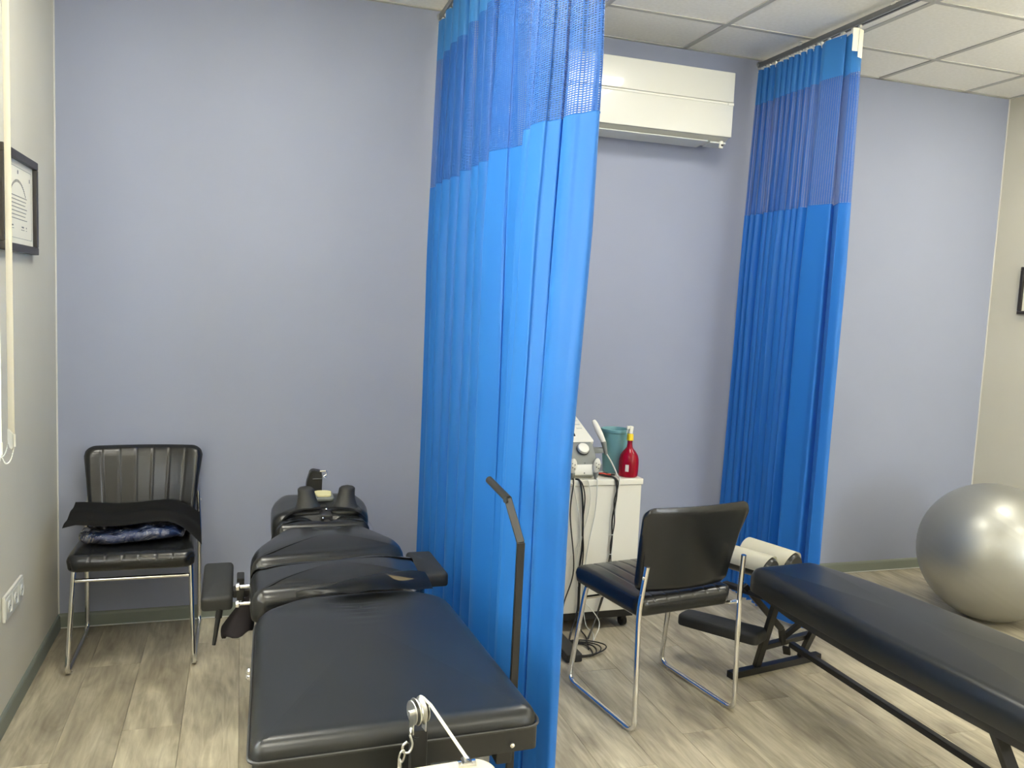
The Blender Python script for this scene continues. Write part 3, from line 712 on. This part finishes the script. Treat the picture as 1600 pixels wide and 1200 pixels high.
for q, r_ in (((1.026, -.757, .64), .0045), ((1.044, -.69, .656), .006), ((1.030, -.758, .625), .004)):
    bm = newbm(); bmesh.ops.create_icosphere(bm, subdivisions=2, radius=r_, matrix=Matrix.Translation(q)); obj('rivet', bm, m_chrome, tb)
bm = newbm()
pr = [(.985, .62), (1.050, .62), (1.052, .722), (1.048, .745), (1.015, .752), (1.003, .745), (.99, .70)]
A = [bm.verts.new((x, -.425, z)) for x, z in pr]; B = [bm.verts.new((x, -.375, z)) for x, z in pr]
for k in range(7): bm.faces.new((A[k], A[(k+1) % 7], B[(k+1) % 7], B[k]))
bm.faces.new(A[::-1]); bm.faces.new(B); bmesh.ops.bevel(bm, geom=bm.edges[:], offset=.003, segments=2, affect='EDGES'); br = obj('head_bracket', bm, m_blackmetal, tb)
bm = newbm(); box(bm, (1.012, -.434, .7175), (1.050, -.424, .7195), .0006, 1); tube(bm, fillet([(1.040, -.432, .750), (1.066, -.432, .752), (1.068, -.432, .735), (1.054, -.432, .728), (1.066, -.432, .722)], .005, 3), .003, 8); obj('spring_clip', bm, m_chrome, br)
# torn flap of vinyl over the joint between pelvic and leg cushions
def flap(u, v):
    x = .885+.395*u; y0_ = -1.50-.02*math.sin(PI*u); y = y0_+.125*v*(.06+.94*min(1, u*1.5)**1.2)
    z = .6235+.006*math.sin(PI*v)+.012*v+.0022*math.sin(13*u+2*v)+.0012*math.sin(27*u)*(1-v)
    z -= .014*(abs(u-.5)*2)**3
    return V(x, y, z)
bm = newbm(); sheet(bm, flap, 40, 8, .0016); o = obj('torn_flap', bm, m_leather_soft, tb); o['label'] = 'torn loose vinyl flap between cushions'
bm = newbm(); vv = [(1.150, -1.455, .645), (1.225, -1.492, .641), (1.200, -1.500, .638), (1.165, -1.485, .641), (1.158, -1.470, .643)]
sheet(bm, lambda u, v: V(*vv[0]).lerp(V(*vv[1]), u)+V(-.01, -.03, -.001)*v*math.sin(PI*u)+V(0, 0, .002), 10, 3, .001); o = obj('tear', bm, m_tan, tb); o['label'] = 'frayed tan tear in the vinyl'
# frame, base, arm pads
for x in (.80, 1.29):
    bm = newbm(); box(bm, (x-.018, -2.2, .455), (x+.018, -.75, .512), .004); obj('side_rail', bm, m_blackmetal, tb)
for y in (-2.15, -1.45, -.8):
    bm = newbm(); box(bm, (.818, y-.02, .46), (1.272, y+.02, .50), .003); obj('cross_rail', bm, m_blackmetal, tb)
bm = newbm(); box(bm, (.90, -1.9, .08), (1.2, -1.0, .46), .01); obj('column_housing', bm, m_blackplastic, tb)
bm = newbm(); box(bm, (.84, -2.15, 0), (1.26, -.85, .08), .012, 3); obj('base_plate', bm, m_blackmetal, tb)
bm = newbm(); box(bm, (.93, -.8, .47), (1.12, -.40, .545), .006); obj('head_carrier', bm, m_blackmetal, tb)
for z, y in ((.566, -1.83), (.530, -1.78)):
    bm = newbm(); lathe(bm, [(0, 0), (.009, 0), (.009, .004), (.005, .008), (0, .008)], 14, (.757, y, z-.012), (-1, 0, 0)); obj('side_bolt', bm, m_chrome, tb)
def armpad(x0, x1, y0_, y1_, z, tilt):
    bm = newbm(); out = round_poly([(x0, y0_), (x1, y0_), (x1, y1_), (x0, y1_)], [.018]*4, 5, 8); pad(bm, out, z-.05, z, .014, .004, top_rings=5)
    rotv(bm, bm.verts[:], ((x0+x1)/2, (y0_+y1_)/2, z), tilt, 'X'); return obj('arm_pad', bm, m_foamblack, tb)
ap = armpad(.613, .712, -1.07, -.78, .487, .10)
bm = newbm(); tube(bm, [(.672, -1.055, .43), (.668, -1.06, .40)], .011, 10); tube(bm, [(.668, -1.06, .405), (.655, -1.075, .315)], .0085, 10, r2=.006); obj('arm_handle', bm, m_blackplastic, ap)
ap2 = armpad(1.335, 1.435, -1.08, -.78, .508, -.03)
for i, z in enumerate((.515, .45)):
    y = -1.10+i*.02; bm = newbm(); tube(bm, [(.728, y, z), (.80, y, z)], .006, 10); lathe(bm, [(0, 0), (.012, 0), (.013, .003), (.013, .009), (.009, .012), (0, .012)], 16, (.722, y, z), (1, 0, 0)); obj('chrome_lock_knob', bm, m_chrome, tb)
bm = newbm(); box(bm, (.712, -1.02, .448), (.80, -.97, .475), .004); box(bm, (.724, -1.05, .448), (.748, -.98, .525), .004); box(bm, (1.29, -.97, .45), (1.36, -.93, .475), .004); obj('arm_brackets', bm, m_blackmetal, tb)
# lever handle at the right side
lv = newbm(); pts = [(1.43, -1.835, .10), (1.43, -1.845, .846), (1.412, -1.775, .946)]
bar(lv, pts[0], pts[1], .021, .012, up=(0, 1, 0)); bar(lv, V(*pts[1])-V(0, 0, .002), pts[2], .021, .012, up=(0, 1, .6)); lvo = obj('lever', lv, m_blackmetal, tb); lvo['label'] = 'tall black bent lever bar'
bm = newbm(); d = V(-.018, .12, .026).normalized(); tube(bm, [V(*pts[2])-d*.004, V(*pts[2])+d*.002, V(*pts[2])+d*.115, V(*pts[2])+d*.121], .0105, 14); 
lathe(bm, [(0, 0), (.0085, 0), (.0105, .002), (.0105, .005), (0, .008)], 14, V(*pts[2])+d*.12, d); obj('grip', bm, m_rubber, lvo)
bm = newbm(); lathe(bm, [(0, 0), (.008, 0), (.008, .005), (0, .005)], 12, (1.405, -1.785, .945), (-1, -.3, .2)); obj('grip_bolt', bm, m_blackplastic, lvo)
bm = newbm(); box(bm, (1.2, -1.86, .09), (1.435, -1.81, .13), .004); obj('lever_mount', bm, m_blackmetal, tb)
# traction pulley and post on the foot end
pp = thing('pulley_post', 'steel rope pulley on a black post at the foot end of the large table', 'pulley', (1.06, -2.325, .40))
bm = newbm(); box(bm, (1.052, -2.338, .38), (1.084, -2.312, .632), .003); box(bm, (1.052, -2.338, .38), (1.084, -2.24, .41), .003); obj('post', bm, m_blackmetal, pp)
ca = V(.94, .26, .02).normalized(); cp = V(1.067, -2.335, .672)
bm = newbm(); lathe(bm, [(0, -.0075), (.0255, -.0075), (.0265, -.006), (.020, -.001), (.020, .001), (.0265, .006), (.0255, .0075), (0, .0075)], 32, cp+ca*-.003, ca); obj('pulley_wheel', bm, m_steel, pp)
for s in (-1, 1):
    c0 = cp+ca*(s*.0135-.003); bm = newbm(); bar(bm, c0+V(0, 0, -.042), c0+V(0, 0, .020), .018, .002, up=ca, bev=.0005); lathe(bm, [(0, 0), (.0225, 0), (.0235, .001), (.0225, .002), (0, .002)], 28, c0-ca*.001, ca); obj('pulley_cheek', bm, m_steel, pp)
bm = newbm(); lathe(bm, [(0, -.021), (.0055, -.021), (.0055, .021), (0, .021)], 14, cp-ca*.003, ca); obj('axle', bm, m_chrome, pp)
bm = newbm(); sheet(bm, lambda u, v: cp-ca*.003+ca*(.0135*math.cos(PI*u))*1.0+V(0, -.003+.006*v, -.040-.013*math.sin(PI*u)), 12, 1, .0015); obj('yoke', bm, m_steel, pp)
# hook and chain hanging beside it
hk = thing('chain_hook', 'short steel chain with a hook hanging left of the rope pulley', 'chain', (1.04, -2.345, .60))
def ring(bm, c, a, b, nrm, r, ax2=(0, 0, 1)):
    n_ = Vector(nrm).normalized(); z_ = Vector(ax2).normalized(); z_ = (z_-n_*z_.dot(n_)).normalized(); s_ = n_.cross(z_)
    tube(bm, [Vector(c)+s_*a*math.cos(t)+z_*b*math.sin(t) for t in [2*PI*k/20 for k in range(20)]], r, 7, closed=True)
bm = newbm(); ring(bm, (1.050, -2.338, .632), .0065, .008, (1, -.3, 0), .0022); obj('eye', bm, m_steel, hk)
bm = newbm(); tube(bm, spline([(1.047, -2.345, .630), (1.052, -2.347, .612), (1.046, -2.35, .598), (1.034, -2.35, .600), (1.033, -2.35, .612), (1.041, -2.35, .620)], 6), .0024, 8); obj('hook', bm, m_steel, hk)
for k in range(6):
    bm = newbm(); c = V(1.031-k*.0035, -2.352, .592-k*.0175); ring(bm, c, .0055, .0125, ((1, .2, 0) if k % 2 else (.2, -1, 0)), .002, (.2, 0, 1)); obj('chain_link', bm, m_steel, hk)
# cream unit in front, with rope
un = thing('traction_unit', 'cream plastic rope unit cut off by the bottom edge, in front of the large table', 'traction unit', (1.08, -2.6, .3))
bm = newbm()
out = round_poly([(.975, -2.80), (1.185, -2.80), (1.192, -2.43), (1.165, -2.405), (1.01, -2.412), (.965, -2.47)], [.02, .02, .02, .015, .02, .02], 5, 3); pad(bm, out, .40, .606, .012, .003, top_rings=4); obj('housing', bm, m_offwhite, un)
bm = newbm(); tube(bm, [V(p.x, p.y, .590) for p in round_poly([(.974, -2.801), (1.186, -2.801), (1.193, -2.43), (1.166, -2.404), (1.01, -2.411), (.964, -2.47)], [.02]*6, 5, 2)], .0015, 5, closed=True); obj('housing_seam', bm, m_lightgrey, un)
bm = newbm(); tube(bm, [(1.07, -2.6, 0), (1.07, -2.6, .405)], .03, 16); lathe(bm, [(0, 0), (.14, 0), (.14, .012), (.05, .02), (0, .02)], 32, (1.07, -2.6, 0)); obj('pedestal', bm, m_blackmetal, un)
bm = newbm()
sheet(bm, lambda u, v: V(1.137+.0135*math.cos(PI*u), -2.443+.018*v, .604+.017*math.sin(PI*u)), 16, 2, .003); lathe(bm, [(0, -.017), (.010, -.017), (.010, .017), (0, .017)], 20, (1.137, -2.434, .606), (1, 0, 0)); obj('rope_guide', bm, m_chrome, un)
bm = newbm(); tube(bm, [(1.073, -2.336, .697), (1.085, -2.350, .688), (1.139, -2.434, .618)], .0032, 8); tube(bm, spline([(1.070, -2.334, .650), (1.066, -2.312, .672), (1.069, -2.322, .693), (1.073, -2.336, .697)], 6), .0032, 8); obj('rope', bm, m_rope, un)
# dark cloth pouch slung under the left side of the table
def pouch(u, v):
    a = 2*PI*u; L_ = .762-.088*min(1, v*1.25)**.8; R_p = .782; k = 1 if v < .86 else math.sqrt(max(0, 1-((v-.86)/.14)**2))
    c_, h_ = (L_+R_p)/2, (R_p-L_)/2*(.75+.25*k); z = .455-.135*v+.006*math.sin(5*a)*v
    return V(c_+h_*math.copysign(abs(math.cos(a))**.8, math.cos(a)), -1.02+(.012+.055*v)*k*math.sin(a)+.02*v, z+.012*math.cos(a)*v)
bm = newbm(); sheet(bm, pouch, 28, 18); bmesh.ops.remove_doubles(bm, verts=bm.verts, dist=.0005); bmesh.ops.holes_fill(bm, edges=bm.edges)
o = obj('cloth_pouch', bm, m_cloth_plum, None); tag(o, 'dark purplish black cloth bundle slung under the left side of the large table', 'cloth')

# ------------------------------------------------------------------ white cabinet and what stands on it
cb = thing('rolling_cabinet', 'white laminate cabinet on black casters, partly behind the wide blue curtain', 'cabinet', (2.235, -.35, 0))
cx0, cx1, cy0, cy1 = 1.99, 2.475, -.50, -.17
bm = newbm(); box(bm, (cx0, cy0, .09), (cx1-.006, cy1, .672), .002); obj('body', bm, m_lam, cb)
bm = newbm(); box(bm, (cx0-.004, cy0-.006, .674), (cx1, cy1, .702), .004, 2); obj('top', bm, m_lam, cb)
bm = newbm(); box(bm, (cx0, cy0+.004, .055), (cx1-.01, cy1, .089), .002); obj('base_frame', bm, m_blackplastic, cb)
for x in (cx0+.05, cx1-.045):
    for y in (cy0+.04, cy1-.045):
        bm = newbm(); box(bm, (x-.012, y-.02, .030), (x+.012, y+.02, .058), .004); c = obj('caster', bm, m_blackplastic, cb)
        bm = newbm(); lathe(bm, [(0, -.014), (.018, -.014), (.0245, -.010), (.025, 0), (.0245, .010), (.018, .014), (0, .014)], 24, (x, y, .0252), (1, .2, 0)); obj('wheel', bm, m_rubber, c)
dv = thing('electrotherapy_device', 'white and grey electrotherapy device with round dial on the white cabinet', 'medical device', (2.13, -.38, .703))
dx0, dx1 = 1.99, 2.262
bm = newbm(); prism_x(bm, [(-.455, .703), (-.49, .722), (-.492, .765), (-.478, .785), (-.25, .80), (-.22, .79), (-.215, .703)], dx0+.006, dx1-.008); bmesh.ops.bevel(bm, geom=[e for e in bm.edges if abs(e.verts[0].co.x-e.verts[1].co.x) < .001], offset=.012, segments=3, affect='EDGES'); obj('base_housing', bm, m_white, dv, ang=50)
bm = newbm(); prism_x(bm, [(-.49, .766), (-.482, .80), (-.445, .845), (-.40, .875), (-.25, .875), (-.22, .79), (-.25, .767)], dx0+.01, dx1-.014); bmesh.ops.bevel(bm, geom=[e for e in bm.edges if abs(e.verts[0].co.x-e.verts[1].co.x) < .001], offset=.010, segments=3, affect='EDGES'); obj('control_housing', bm, m_grey, dv, ang=50)
# tilted display head
bm = newbm(); out = round_poly([(dx0+.01, -.13), (dx1-.002, -.13), (dx1-.05, .10), (dx0+.06, .10)], [.018, .018, .03, .03], 5, 3); pad(bm, out, -.03, .008, .008, .001, top_rings=2)
hd = Matrix.Translation((0, -.315, .925))@Matrix.Rotation(math.radians(33), 4, 'X'); bmesh.ops.transform(bm, matrix=hd, verts=bm.verts); obj('display_head', bm, m_white, dv)
bm = newbm(); box(bm, (dx0+.035, -.095, .0085), (dx1-.088, .06, .0105), .002); bmesh.ops.transform(bm, matrix=hd, verts=bm.verts); obj('screen', bm, m_screen, dv)
for k in range(5):
    bm = newbm(); box(bm, (dx1-.067-k*.003, -.045+k*.026, .009), (dx1-.040-k*.003, -.038+k*.026, .0125), .001, 1); bmesh.ops.transform(bm, matrix=hd, verts=bm.verts); obj('soft_key', bm, m_lightgrey, dv)
kn = V(.0, -.70, .72).normalized()
bm = newbm(); lathe(bm, [(0, 0), (.027, 0), (.028, .004), (.025, .012), (.021, .014), (0, .015)], 32, (2.187, -.462, .833), kn); obj('dial', bm, m_white, dv)
bm = newbm(); lathe(bm, [(0, 0), (.0305, 0), (.0305, .002), (0, .002)], 32, (2.187, -.461, .832), kn); obj('dial_ring', bm, m_blackplastic, dv)
for x in (2.128, 2.242):        # two pendant applicator plugs hung on the front
    bm = newbm()
    def pod(u, v, x=x):
        a = 2*PI*u; b = PI*(v-.5); return V(x+.019*math.cos(b)*math.cos(a), -.497-.010*math.cos(b)*math.sin(a)*1.0-.006*math.sin(b), .765+.034*math.sin(b))
    sheet(bm, pod, 20, 12); p_ = obj('lead_plug', bm, m_white, dv)
    bm = newbm(); lathe(bm, [(0, 0), (.006, 0), (.013, .030), (0, .030)], 14, (x, -.495, .703)); obj('plug_boot', bm, m_grey, p_)
    bm = newbm()
    for dx, dz in ((-.006, .012), (.006, .006), (-.004, -.006), (.006, -.012)): lathe(bm, [(0, 0), (.0028, 0), (.0028, .0015), (0, .002)], 10, (x+dx, -.5065, .765+dz), (0, -1, 0))
    obj('plug_dots', bm, m_dot, p_)
bm = newbm(); lathe(bm, [(0, 0), (.003, 0), (.003, .002), (0, .002)], 10, (2.187, -.4915, .775), (0, -1, 0)); lathe(bm, [(0, 0), (.003, 0), (.003, .002), (0, .002)], 10, (2.187, -.4915, .73), (0, -1, 0)); obj('front_mark', bm, m_dot, dv)
# probe wand in its side holder
wd = newbm(); wa, wb = V(2.285, -.34, .945), V(2.322, -.40, .84)
def wand(u, v):
    a = 2*PI*u; ax = (wb-wa); p = wa+ax*v; r_ = .0165*(math.sin(PI*min(.97, max(.03, v*.9+.03)))**.3)*(1-.25*v)
    n1 = ax.cross(V(0, 1, 0)).normalized(); n2 = ax.cross(n1).normalized(); return p+n1*r_*math.cos(a)+n2*r_*.8*math.sin(a)
sheet(wd, wand, 18, 16); wo = obj('probe_wand', wd, m_white, dv)
bm = newbm(); tube(bm, [wb+V(-.004, .008, .012), wb+V(.006, -.008, -.045)], .013, 14, r2=.007); box(bm, (2.25, -.40, .80), (2.325, -.37, .825), .005); obj('probe_holder', bm, m_grey, dv)
bm = newbm(); tube(bm, spline([wb+V(.006, -.01, -.04), (2.345, -.44, .76), (2.352, -.49, .712), (2.352, -.511, .70), (2.343, -.512, .60), (2.335, -.512, .45), (2.332, -.515, .33)], 8), .0032, 8); obj('probe_cord', bm, m_lightgrey, wo)
leads = [
 ([(2.128, -.495, .71), (2.128, -.515, .69), (2.12, -.515, .55), (2.15, -.515, .30), (2.11, -.52, .15), (2.08, -.56, .05), (2.05, -.62, .008)], m_blackplastic, .003),
 ([(2.145, -.495, .705), (2.160, -.514, .695), (2.178, -.512, .60), (2.187, -.512, .42), (2.178, -.514, .28), (2.180, -.515, .12), (2.14, -.55, .03), (2.10, -.62, .006)], m_blackplastic, .0045),
 ([(2.150, -.495, .703), (2.168, -.516, .69), (2.186, -.516, .62), (2.180, -.518, .50), (2.192, -.516, .38), (2.184, -.518, .22), (2.185, -.53, .05), (2.20, -.58, .006), (2.16, -.70, .006)], m_blackplastic, .003),
 ([(2.242, -.495, .71), (2.243, -.514, .69), (2.240, -.513, .55), (2.215, -.513, .40), (2.200, -.515, .20), (2.215, -.53, .05), (2.235, -.57, .02), (2.20, -.66, .006)], m_lightgrey, .0022),
 ([(2.11, -.495, .705), (2.11, -.514, .694), (2.135, -.512, .66), (2.175, -.512, .45), (2.12, -.514, .33), (2.09, -.514, .25), (2.08, -.52, .08), (2.06, -.60, .01)], m_white, .0025),
 ([(2.178, -.495, .705), (2.20, -.514, .695), (2.212, -.513, .58), (2.165, -.513, .34), (2.19, -.515, .18), (2.26, -.53, .09), (2.27, -.56, .05), (2.22, -.62, .01)], m_white, .0022)]
for pts, m_, r_ in leads:
    bm = newbm(); tube(bm, spline(pts, 8), r_, 7); obj('lead_cable', bm, m_, dv)
pc = thing('power_cable', 'black cable bundle hanging down the white cabinet front and coiled on the floor', 'cable', (2.3, -.51, 0))
bm = newbm(); tube(bm, spline([(2.26, -.36, .708), (2.30, -.46, .708), (2.325, -.50, .709), (2.336, -.513, .69), (2.340, -.514, .62), (2.326, -.513, .52), (2.330, -.515, .42), (2.322, -.514, .33), (2.31, -.515, .20), (2.28, -.52, .10), (2.20, -.60, .008)], 8), .0036, 8); obj('cord', bm, m_blackplastic, pc)
bm = newbm(); tube(bm, spline([(2.27, -.35, .708), (2.31, -.45, .709), (2.33, -.50, .71), (2.345, -.514, .68), (2.330, -.514, .60), (2.337, -.515, .50), (2.323, -.515, .40), (2.330, -.515, .30), (2.30, -.515, .18), (2.25, -.54, .05), (2.17, -.64, .008)], 8), .0028, 8); obj('cord', bm, m_blackplastic, pc)
for k in range(4):
    bm = newbm(); a = .3+k*.5; L_ = .10+.015*k
    pts = [V(2.115, -.70, .006+.004*k)+V(L_*math.cos(t)*(.55+.1*k), .075*math.sin(t), .002*math.sin(3*t+k)) for t in [a+2*PI*q/24 for q in range(25)]]
    tube(bm, pts, .003, 6); obj('floor_loop', bm, m_blackplastic, pc)
for z in (.45, .36):
    bm = newbm(); ring(bm, (2.326, -.515, z), .007, .007, (0, .1, 1), .002, (1, 0, 0)); obj('cable_tie', bm, m_lightgrey, pc)
bm = newbm(); box(bm, (2.02, -.80, .0), (2.09, -.56, .035), .006); o = obj('power_strip', bm, m_blackplastic, None); tag(o, 'black power strip on the floor at the foot of the white cabinet beside the curtain', 'power strip')
for c_, m_, y in (('red', m_redlead, 0), ('black', m_blackplastic, .02)):
    bm = newbm(); tube(bm, spline([(2.275+y, -.40, .707), (2.30+y, -.425, .712), (2.325+y, -.43, .707)], 5), .004, 8); bar(bm, (2.325+y, -.43, .7075), (2.343+y, -.438, .7075), .009, .008)
    o = obj('lead_clip', bm, m_, None); tag(o, f'small {c_} lead clip lying on the white cabinet top beside the teal pot', 'clip')
# teal pot
pt = thing('teal_pot', 'tapered teal plastic pot with fine rings on the white cabinet', 'pot', (2.398, -.34, .7025))
bm = newbm(); pf = [(0, 0), (.047, 0), (.049, .004)]
for k in range(0, 40):
    z = .01+.178*k/39; r = .049+.0135*(z/.19)+(-.0008 if k in (14, 16, 18) else 0); pf.append((r, z))
pf += [(.0625, .186), (.0665, .189), (.0675, .196), (.0665, .203), (.063, .204), (.0605, .200), (.0585, .186), (.046, .008), (0, .008)]
lathe(bm, pf, 48, (2.398, -.34, .7025), cap=False); obj('pot_wall', bm, m_teal, pt)
# red spray bottle
bt = thing('spray_bottle', 'red translucent bottle with yellow collar and white nozzle on the white cabinet corner', 'bottle', (2.426, -.452, .7025))
at = (2.424, -.448, .7025)
bm = newbm(); lathe(bm, [(0, .004), (.030, 0), (.040, .001), (.0435, .006), (.045, .03), (.0455, .06), (.0445, .08), (.040, .098), (.030, .114), (.019, .126), (.0135, .136), (.0115, .150), (.0115, .168), (0, .168)], 40, at); obj('bottle_body', bm, m_red, bt)
bm = newbm(); lathe(bm, [(0, .166), (.0145, .166), (.015, .168), (.014, .192), (.012, .196), (0, .196)], 24, at); obj('collar', bm, m_yellow, bt)
bm = newbm(); vs = box(bm, (-.010, -.008, .196), (.009, .008, .232), .004, 3); vs += box(bm, (-.024, -.006, .216), (-.004, .006, .230), .003, 2); vs += box(bm, (-.020, -.004, .196), (-.015, .004, .22), .002, 1)
for v in bm.verts: v.co += Vector(at)
rotv(bm, bm.verts[:], Vector(at)+V(0, 0, .2), .12, 'Y'); obj('nozzle', bm, m_white, bt)
bm = newbm(); sheet(bm, lambda u, v: V(at[0]+.0462*math.cos(-2.35+.35*u), at[1]+.0462*math.sin(-2.35+.35*u), at[2]+.028+.032*v), 6, 2); o = obj('label_sticker', bm, m_white, bt)

# ------------------------------------------------------------------ long bench on the right
bn = thing('adjusting_bench', 'long low black leather bench on an angled black steel frame, lower right', 'bench', (2.88, -1.8, 0), group=None)
BA = math.radians(4.0)                       # bench axis leans from the -y direction
def bw(x, y, z): # bench-local (x across, y along from head toward camera) -> world
    o_ = V(2.80, -1.12, 0); ax = V(math.sin(BA), -math.cos(BA), 0); sx = V(math.cos(BA), math.sin(BA), 0)
    return o_+sx*x+ax*y+V(0, 0, z)
def to_world(bm):
    for v in bm.verts: v.co = bw(v.co.x, v.co.y, v.co.z)
out = round_poly([(-.185, 0), (.135, 0), (.205, .30), (.235, .75), (.235, 1.5), (-.235, 1.5), (-.225, .65), (-.20, .25)], [.06, .06, .12, .15, .06, .06, .15, .1], 7, 8)
bm = newbm(); pad(bm, out, .395, .490, .045, .014, top_rings=10); to_world(bm); obj('long_cushion', bm, m_leather_soft, bn)
bm = newbm(); out = round_poly([(-.13, .02), (.10, .02), (.20, .30), (.215, .75), (.215, 1.48), (-.215, 1.48), (-.21, .65), (-.18, .25)], [.04]*8, 4, 2); pad(bm, out, .366, .396, .004, 0, top_rings=1, bot_r=.002); to_world(bm); obj('cushion_board', bm, m_blackmetal, bn)
def member(name, segs, w_=.028, h_=.028):
    bm = newbm()
    for a, b in segs: bar(bm, bw(*a), bw(*b), w_, h_, up=(0, 0, 1) if abs(a[2]-b[2]) < .05 else (0, 1, 0))
    return obj(name, bm, m_blackmetal, bn)
member('foot_bar', [((-.18, -.06, .015), (.32, -.11, .015))], .034, .028)
member('foot_bar', [((-.22, 1.17, .015), (.36, 1.17, .015))], .034, .028)
member('leg', [((-.035, -.075, .03), (-.085, .08, .385))], .03, .022); member('leg', [((.215, -.10, .03), (.165, .10, .385))], .03, .022)
member('leg', [((-.06, 1.17, .03), (-.10, 1.0, .37))], .04, .022); member('leg', [((.24, 1.17, .03), (.20, 1.0, .37))], .04, .022); member('cross_brace', [((-.11, 1.11, .13), (.23, 1.11, .13))], .03, .022)
member('cross_brace', [((-.05, -.04, .125), (.235, -.065, .140))], .03, .022)
member('floor_rail', [((.085, -.02, .13), (.05, 1.10, .10))], .026, .022)
member('head_brace', [((-.155, -.04, .392), (.03, -.02, .20)), ((.03, -.02, .20), (.06, -.04, .13)), ((.10, .0, .22), (.05, -.04, .15))], .024, .018)
bm = newbm(); bar(bm, bw(-.16, -.16, .36), bw(-.06, .25, .375), .03, .02); bar(bm, bw(.12, -.16, .36), bw(.06, .25, .375), .03, .02); obj('head_carrier', bm, m_blackmetal, bn)
bm = newbm(); bar(bm, bw(.07, -.03, .115), bw(.095, -.05, .075), .03, .012); obj('release_catch', bm, m_blackmetal, bn)
# lowered arm rests
for sx, nm in ((-1, 'left'), (1, 'right')):
    bm = newbm(); a = V(2.565, -.935, .165) if sx < 0 else V(3.20, -1.0, .185)
    out = round_poly([(-.20, -.052), (.16, -.058), (.16, .058), (-.20, .052)], [.035, .03, .03, .035], 5, 6); pad(bm, out, 0, .048, .016, .003, top_rings=4)
    for v in bm.verts:
        q = v.co.copy(); q.z += -.06*(q.x)*1.0*0
        dirx = V(.50, -.82, .04).normalized() if sx < 0 else V(.35, .9, .02).normalized(); diry = V(0, 0, 1).cross(dirx).normalized()
        v.co = a+dirx*(q.x+.10)+diry*q.y+V(0, 0, q.z)
    obj('arm_rest', bm, m_foamblack, bn)
bm = newbm(); bar(bm, (2.66, -1.06, .158), (2.80, -1.04, .152), .03, .014); bar(bm, (3.04, -1.0, .165), (3.20, -1.06, .19), .03, .014); obj('arm_rest_bracket', bm, m_blackmetal, bn)
# paired head-rest cushions with paper strips
for i, (p0, p1, rr) in enumerate((((2.86, -.775, .428), (2.945, -1.01, .424), .057), ((2.735, -.83, .425), (2.82, -1.03, .425), .05))):
    p0, p1 = Vector(p0), Vector(p1); d = (p1-p0).normalized(); L_ = (p1-p0).length
    bm = newbm(); lathe(bm, [(0, 0), (rr*.75, 0), (rr*.95, .012), (rr, .03), (rr, L_-.03), (rr*.95, L_-.012), (rr*.75, L_), (0, L_)], 32, p0, d); hc = obj('head_cushion', bm, m_leather_soft, bn)
    bm = newbm(); s_ = d.cross(V(0, 0, 1)).normalized(); u_ = s_.cross(d)
    if u_.z < 0: u_ = -u_
    def pap(u, v): 
        a = PI*(-.05+1.1*u); r_ = rr+.004; return p0+d*(.004+(L_-.03)*v+.02*math.sin(PI*u)*v)+s_*r_*math.cos(a)+u_*r_*math.sin(a)
    sheet(bm, pap, 20, 4, .0012); q = obj('paper_strip', bm, m_paper, hc); q['label'] = 'cream paper strip wrapped over the head cushion'

# ------------------------------------------------------------------ silver exercise ball
bm = newbm(); R_ = .34; pf = [(0, 0)]
for k in range(1, 96):
    a = PI*k/96; r = R_*math.sin(a); z = R_-R_*math.cos(a)
    d_ = (k % 3 == 0)*-.0016 if (abs(k-48) < 22 and abs(k-48) > 9) else 0
    pf.append((r+d_*.5, z))
pf.append((0, 2*R_)); lathe(bm, [(max(r, .0005), z) for r, z in pf], 96, (0, 0, 0))
bmesh.ops.rotate(bm, verts=bm.verts, cent=(0, 0, R_), matrix=Matrix.Rotation(.5, 3, 'Y')@Matrix.Rotation(.25, 3, 'X'))
for v in bm.verts:
    v.co += V(4.30, -.75, 0)
    if v.co.z < .004: v.co.z = .004-(.004-v.co.z)*.1
bl_ = thing('exercise_ball', 'large silver grey exercise ball on the floor at the right', 'ball', (4.30, -.75, 0))
obj('ball_skin', bm, m_silver, bl_, ang=180)
bm = newbm(); q = V(4.30, -.75, R_)+V(.6, .5, .6).normalized()*(R_-.001); lathe(bm, [(0, 0), (.009, 0), (.009, .002), (.004, .003), (0, .003)], 16, q, V(.6, .5, .6)); obj('air_plug', bm, m_white, bl_)

for o in bpy.data.objects:
    if '_local' in o: del o['_local']
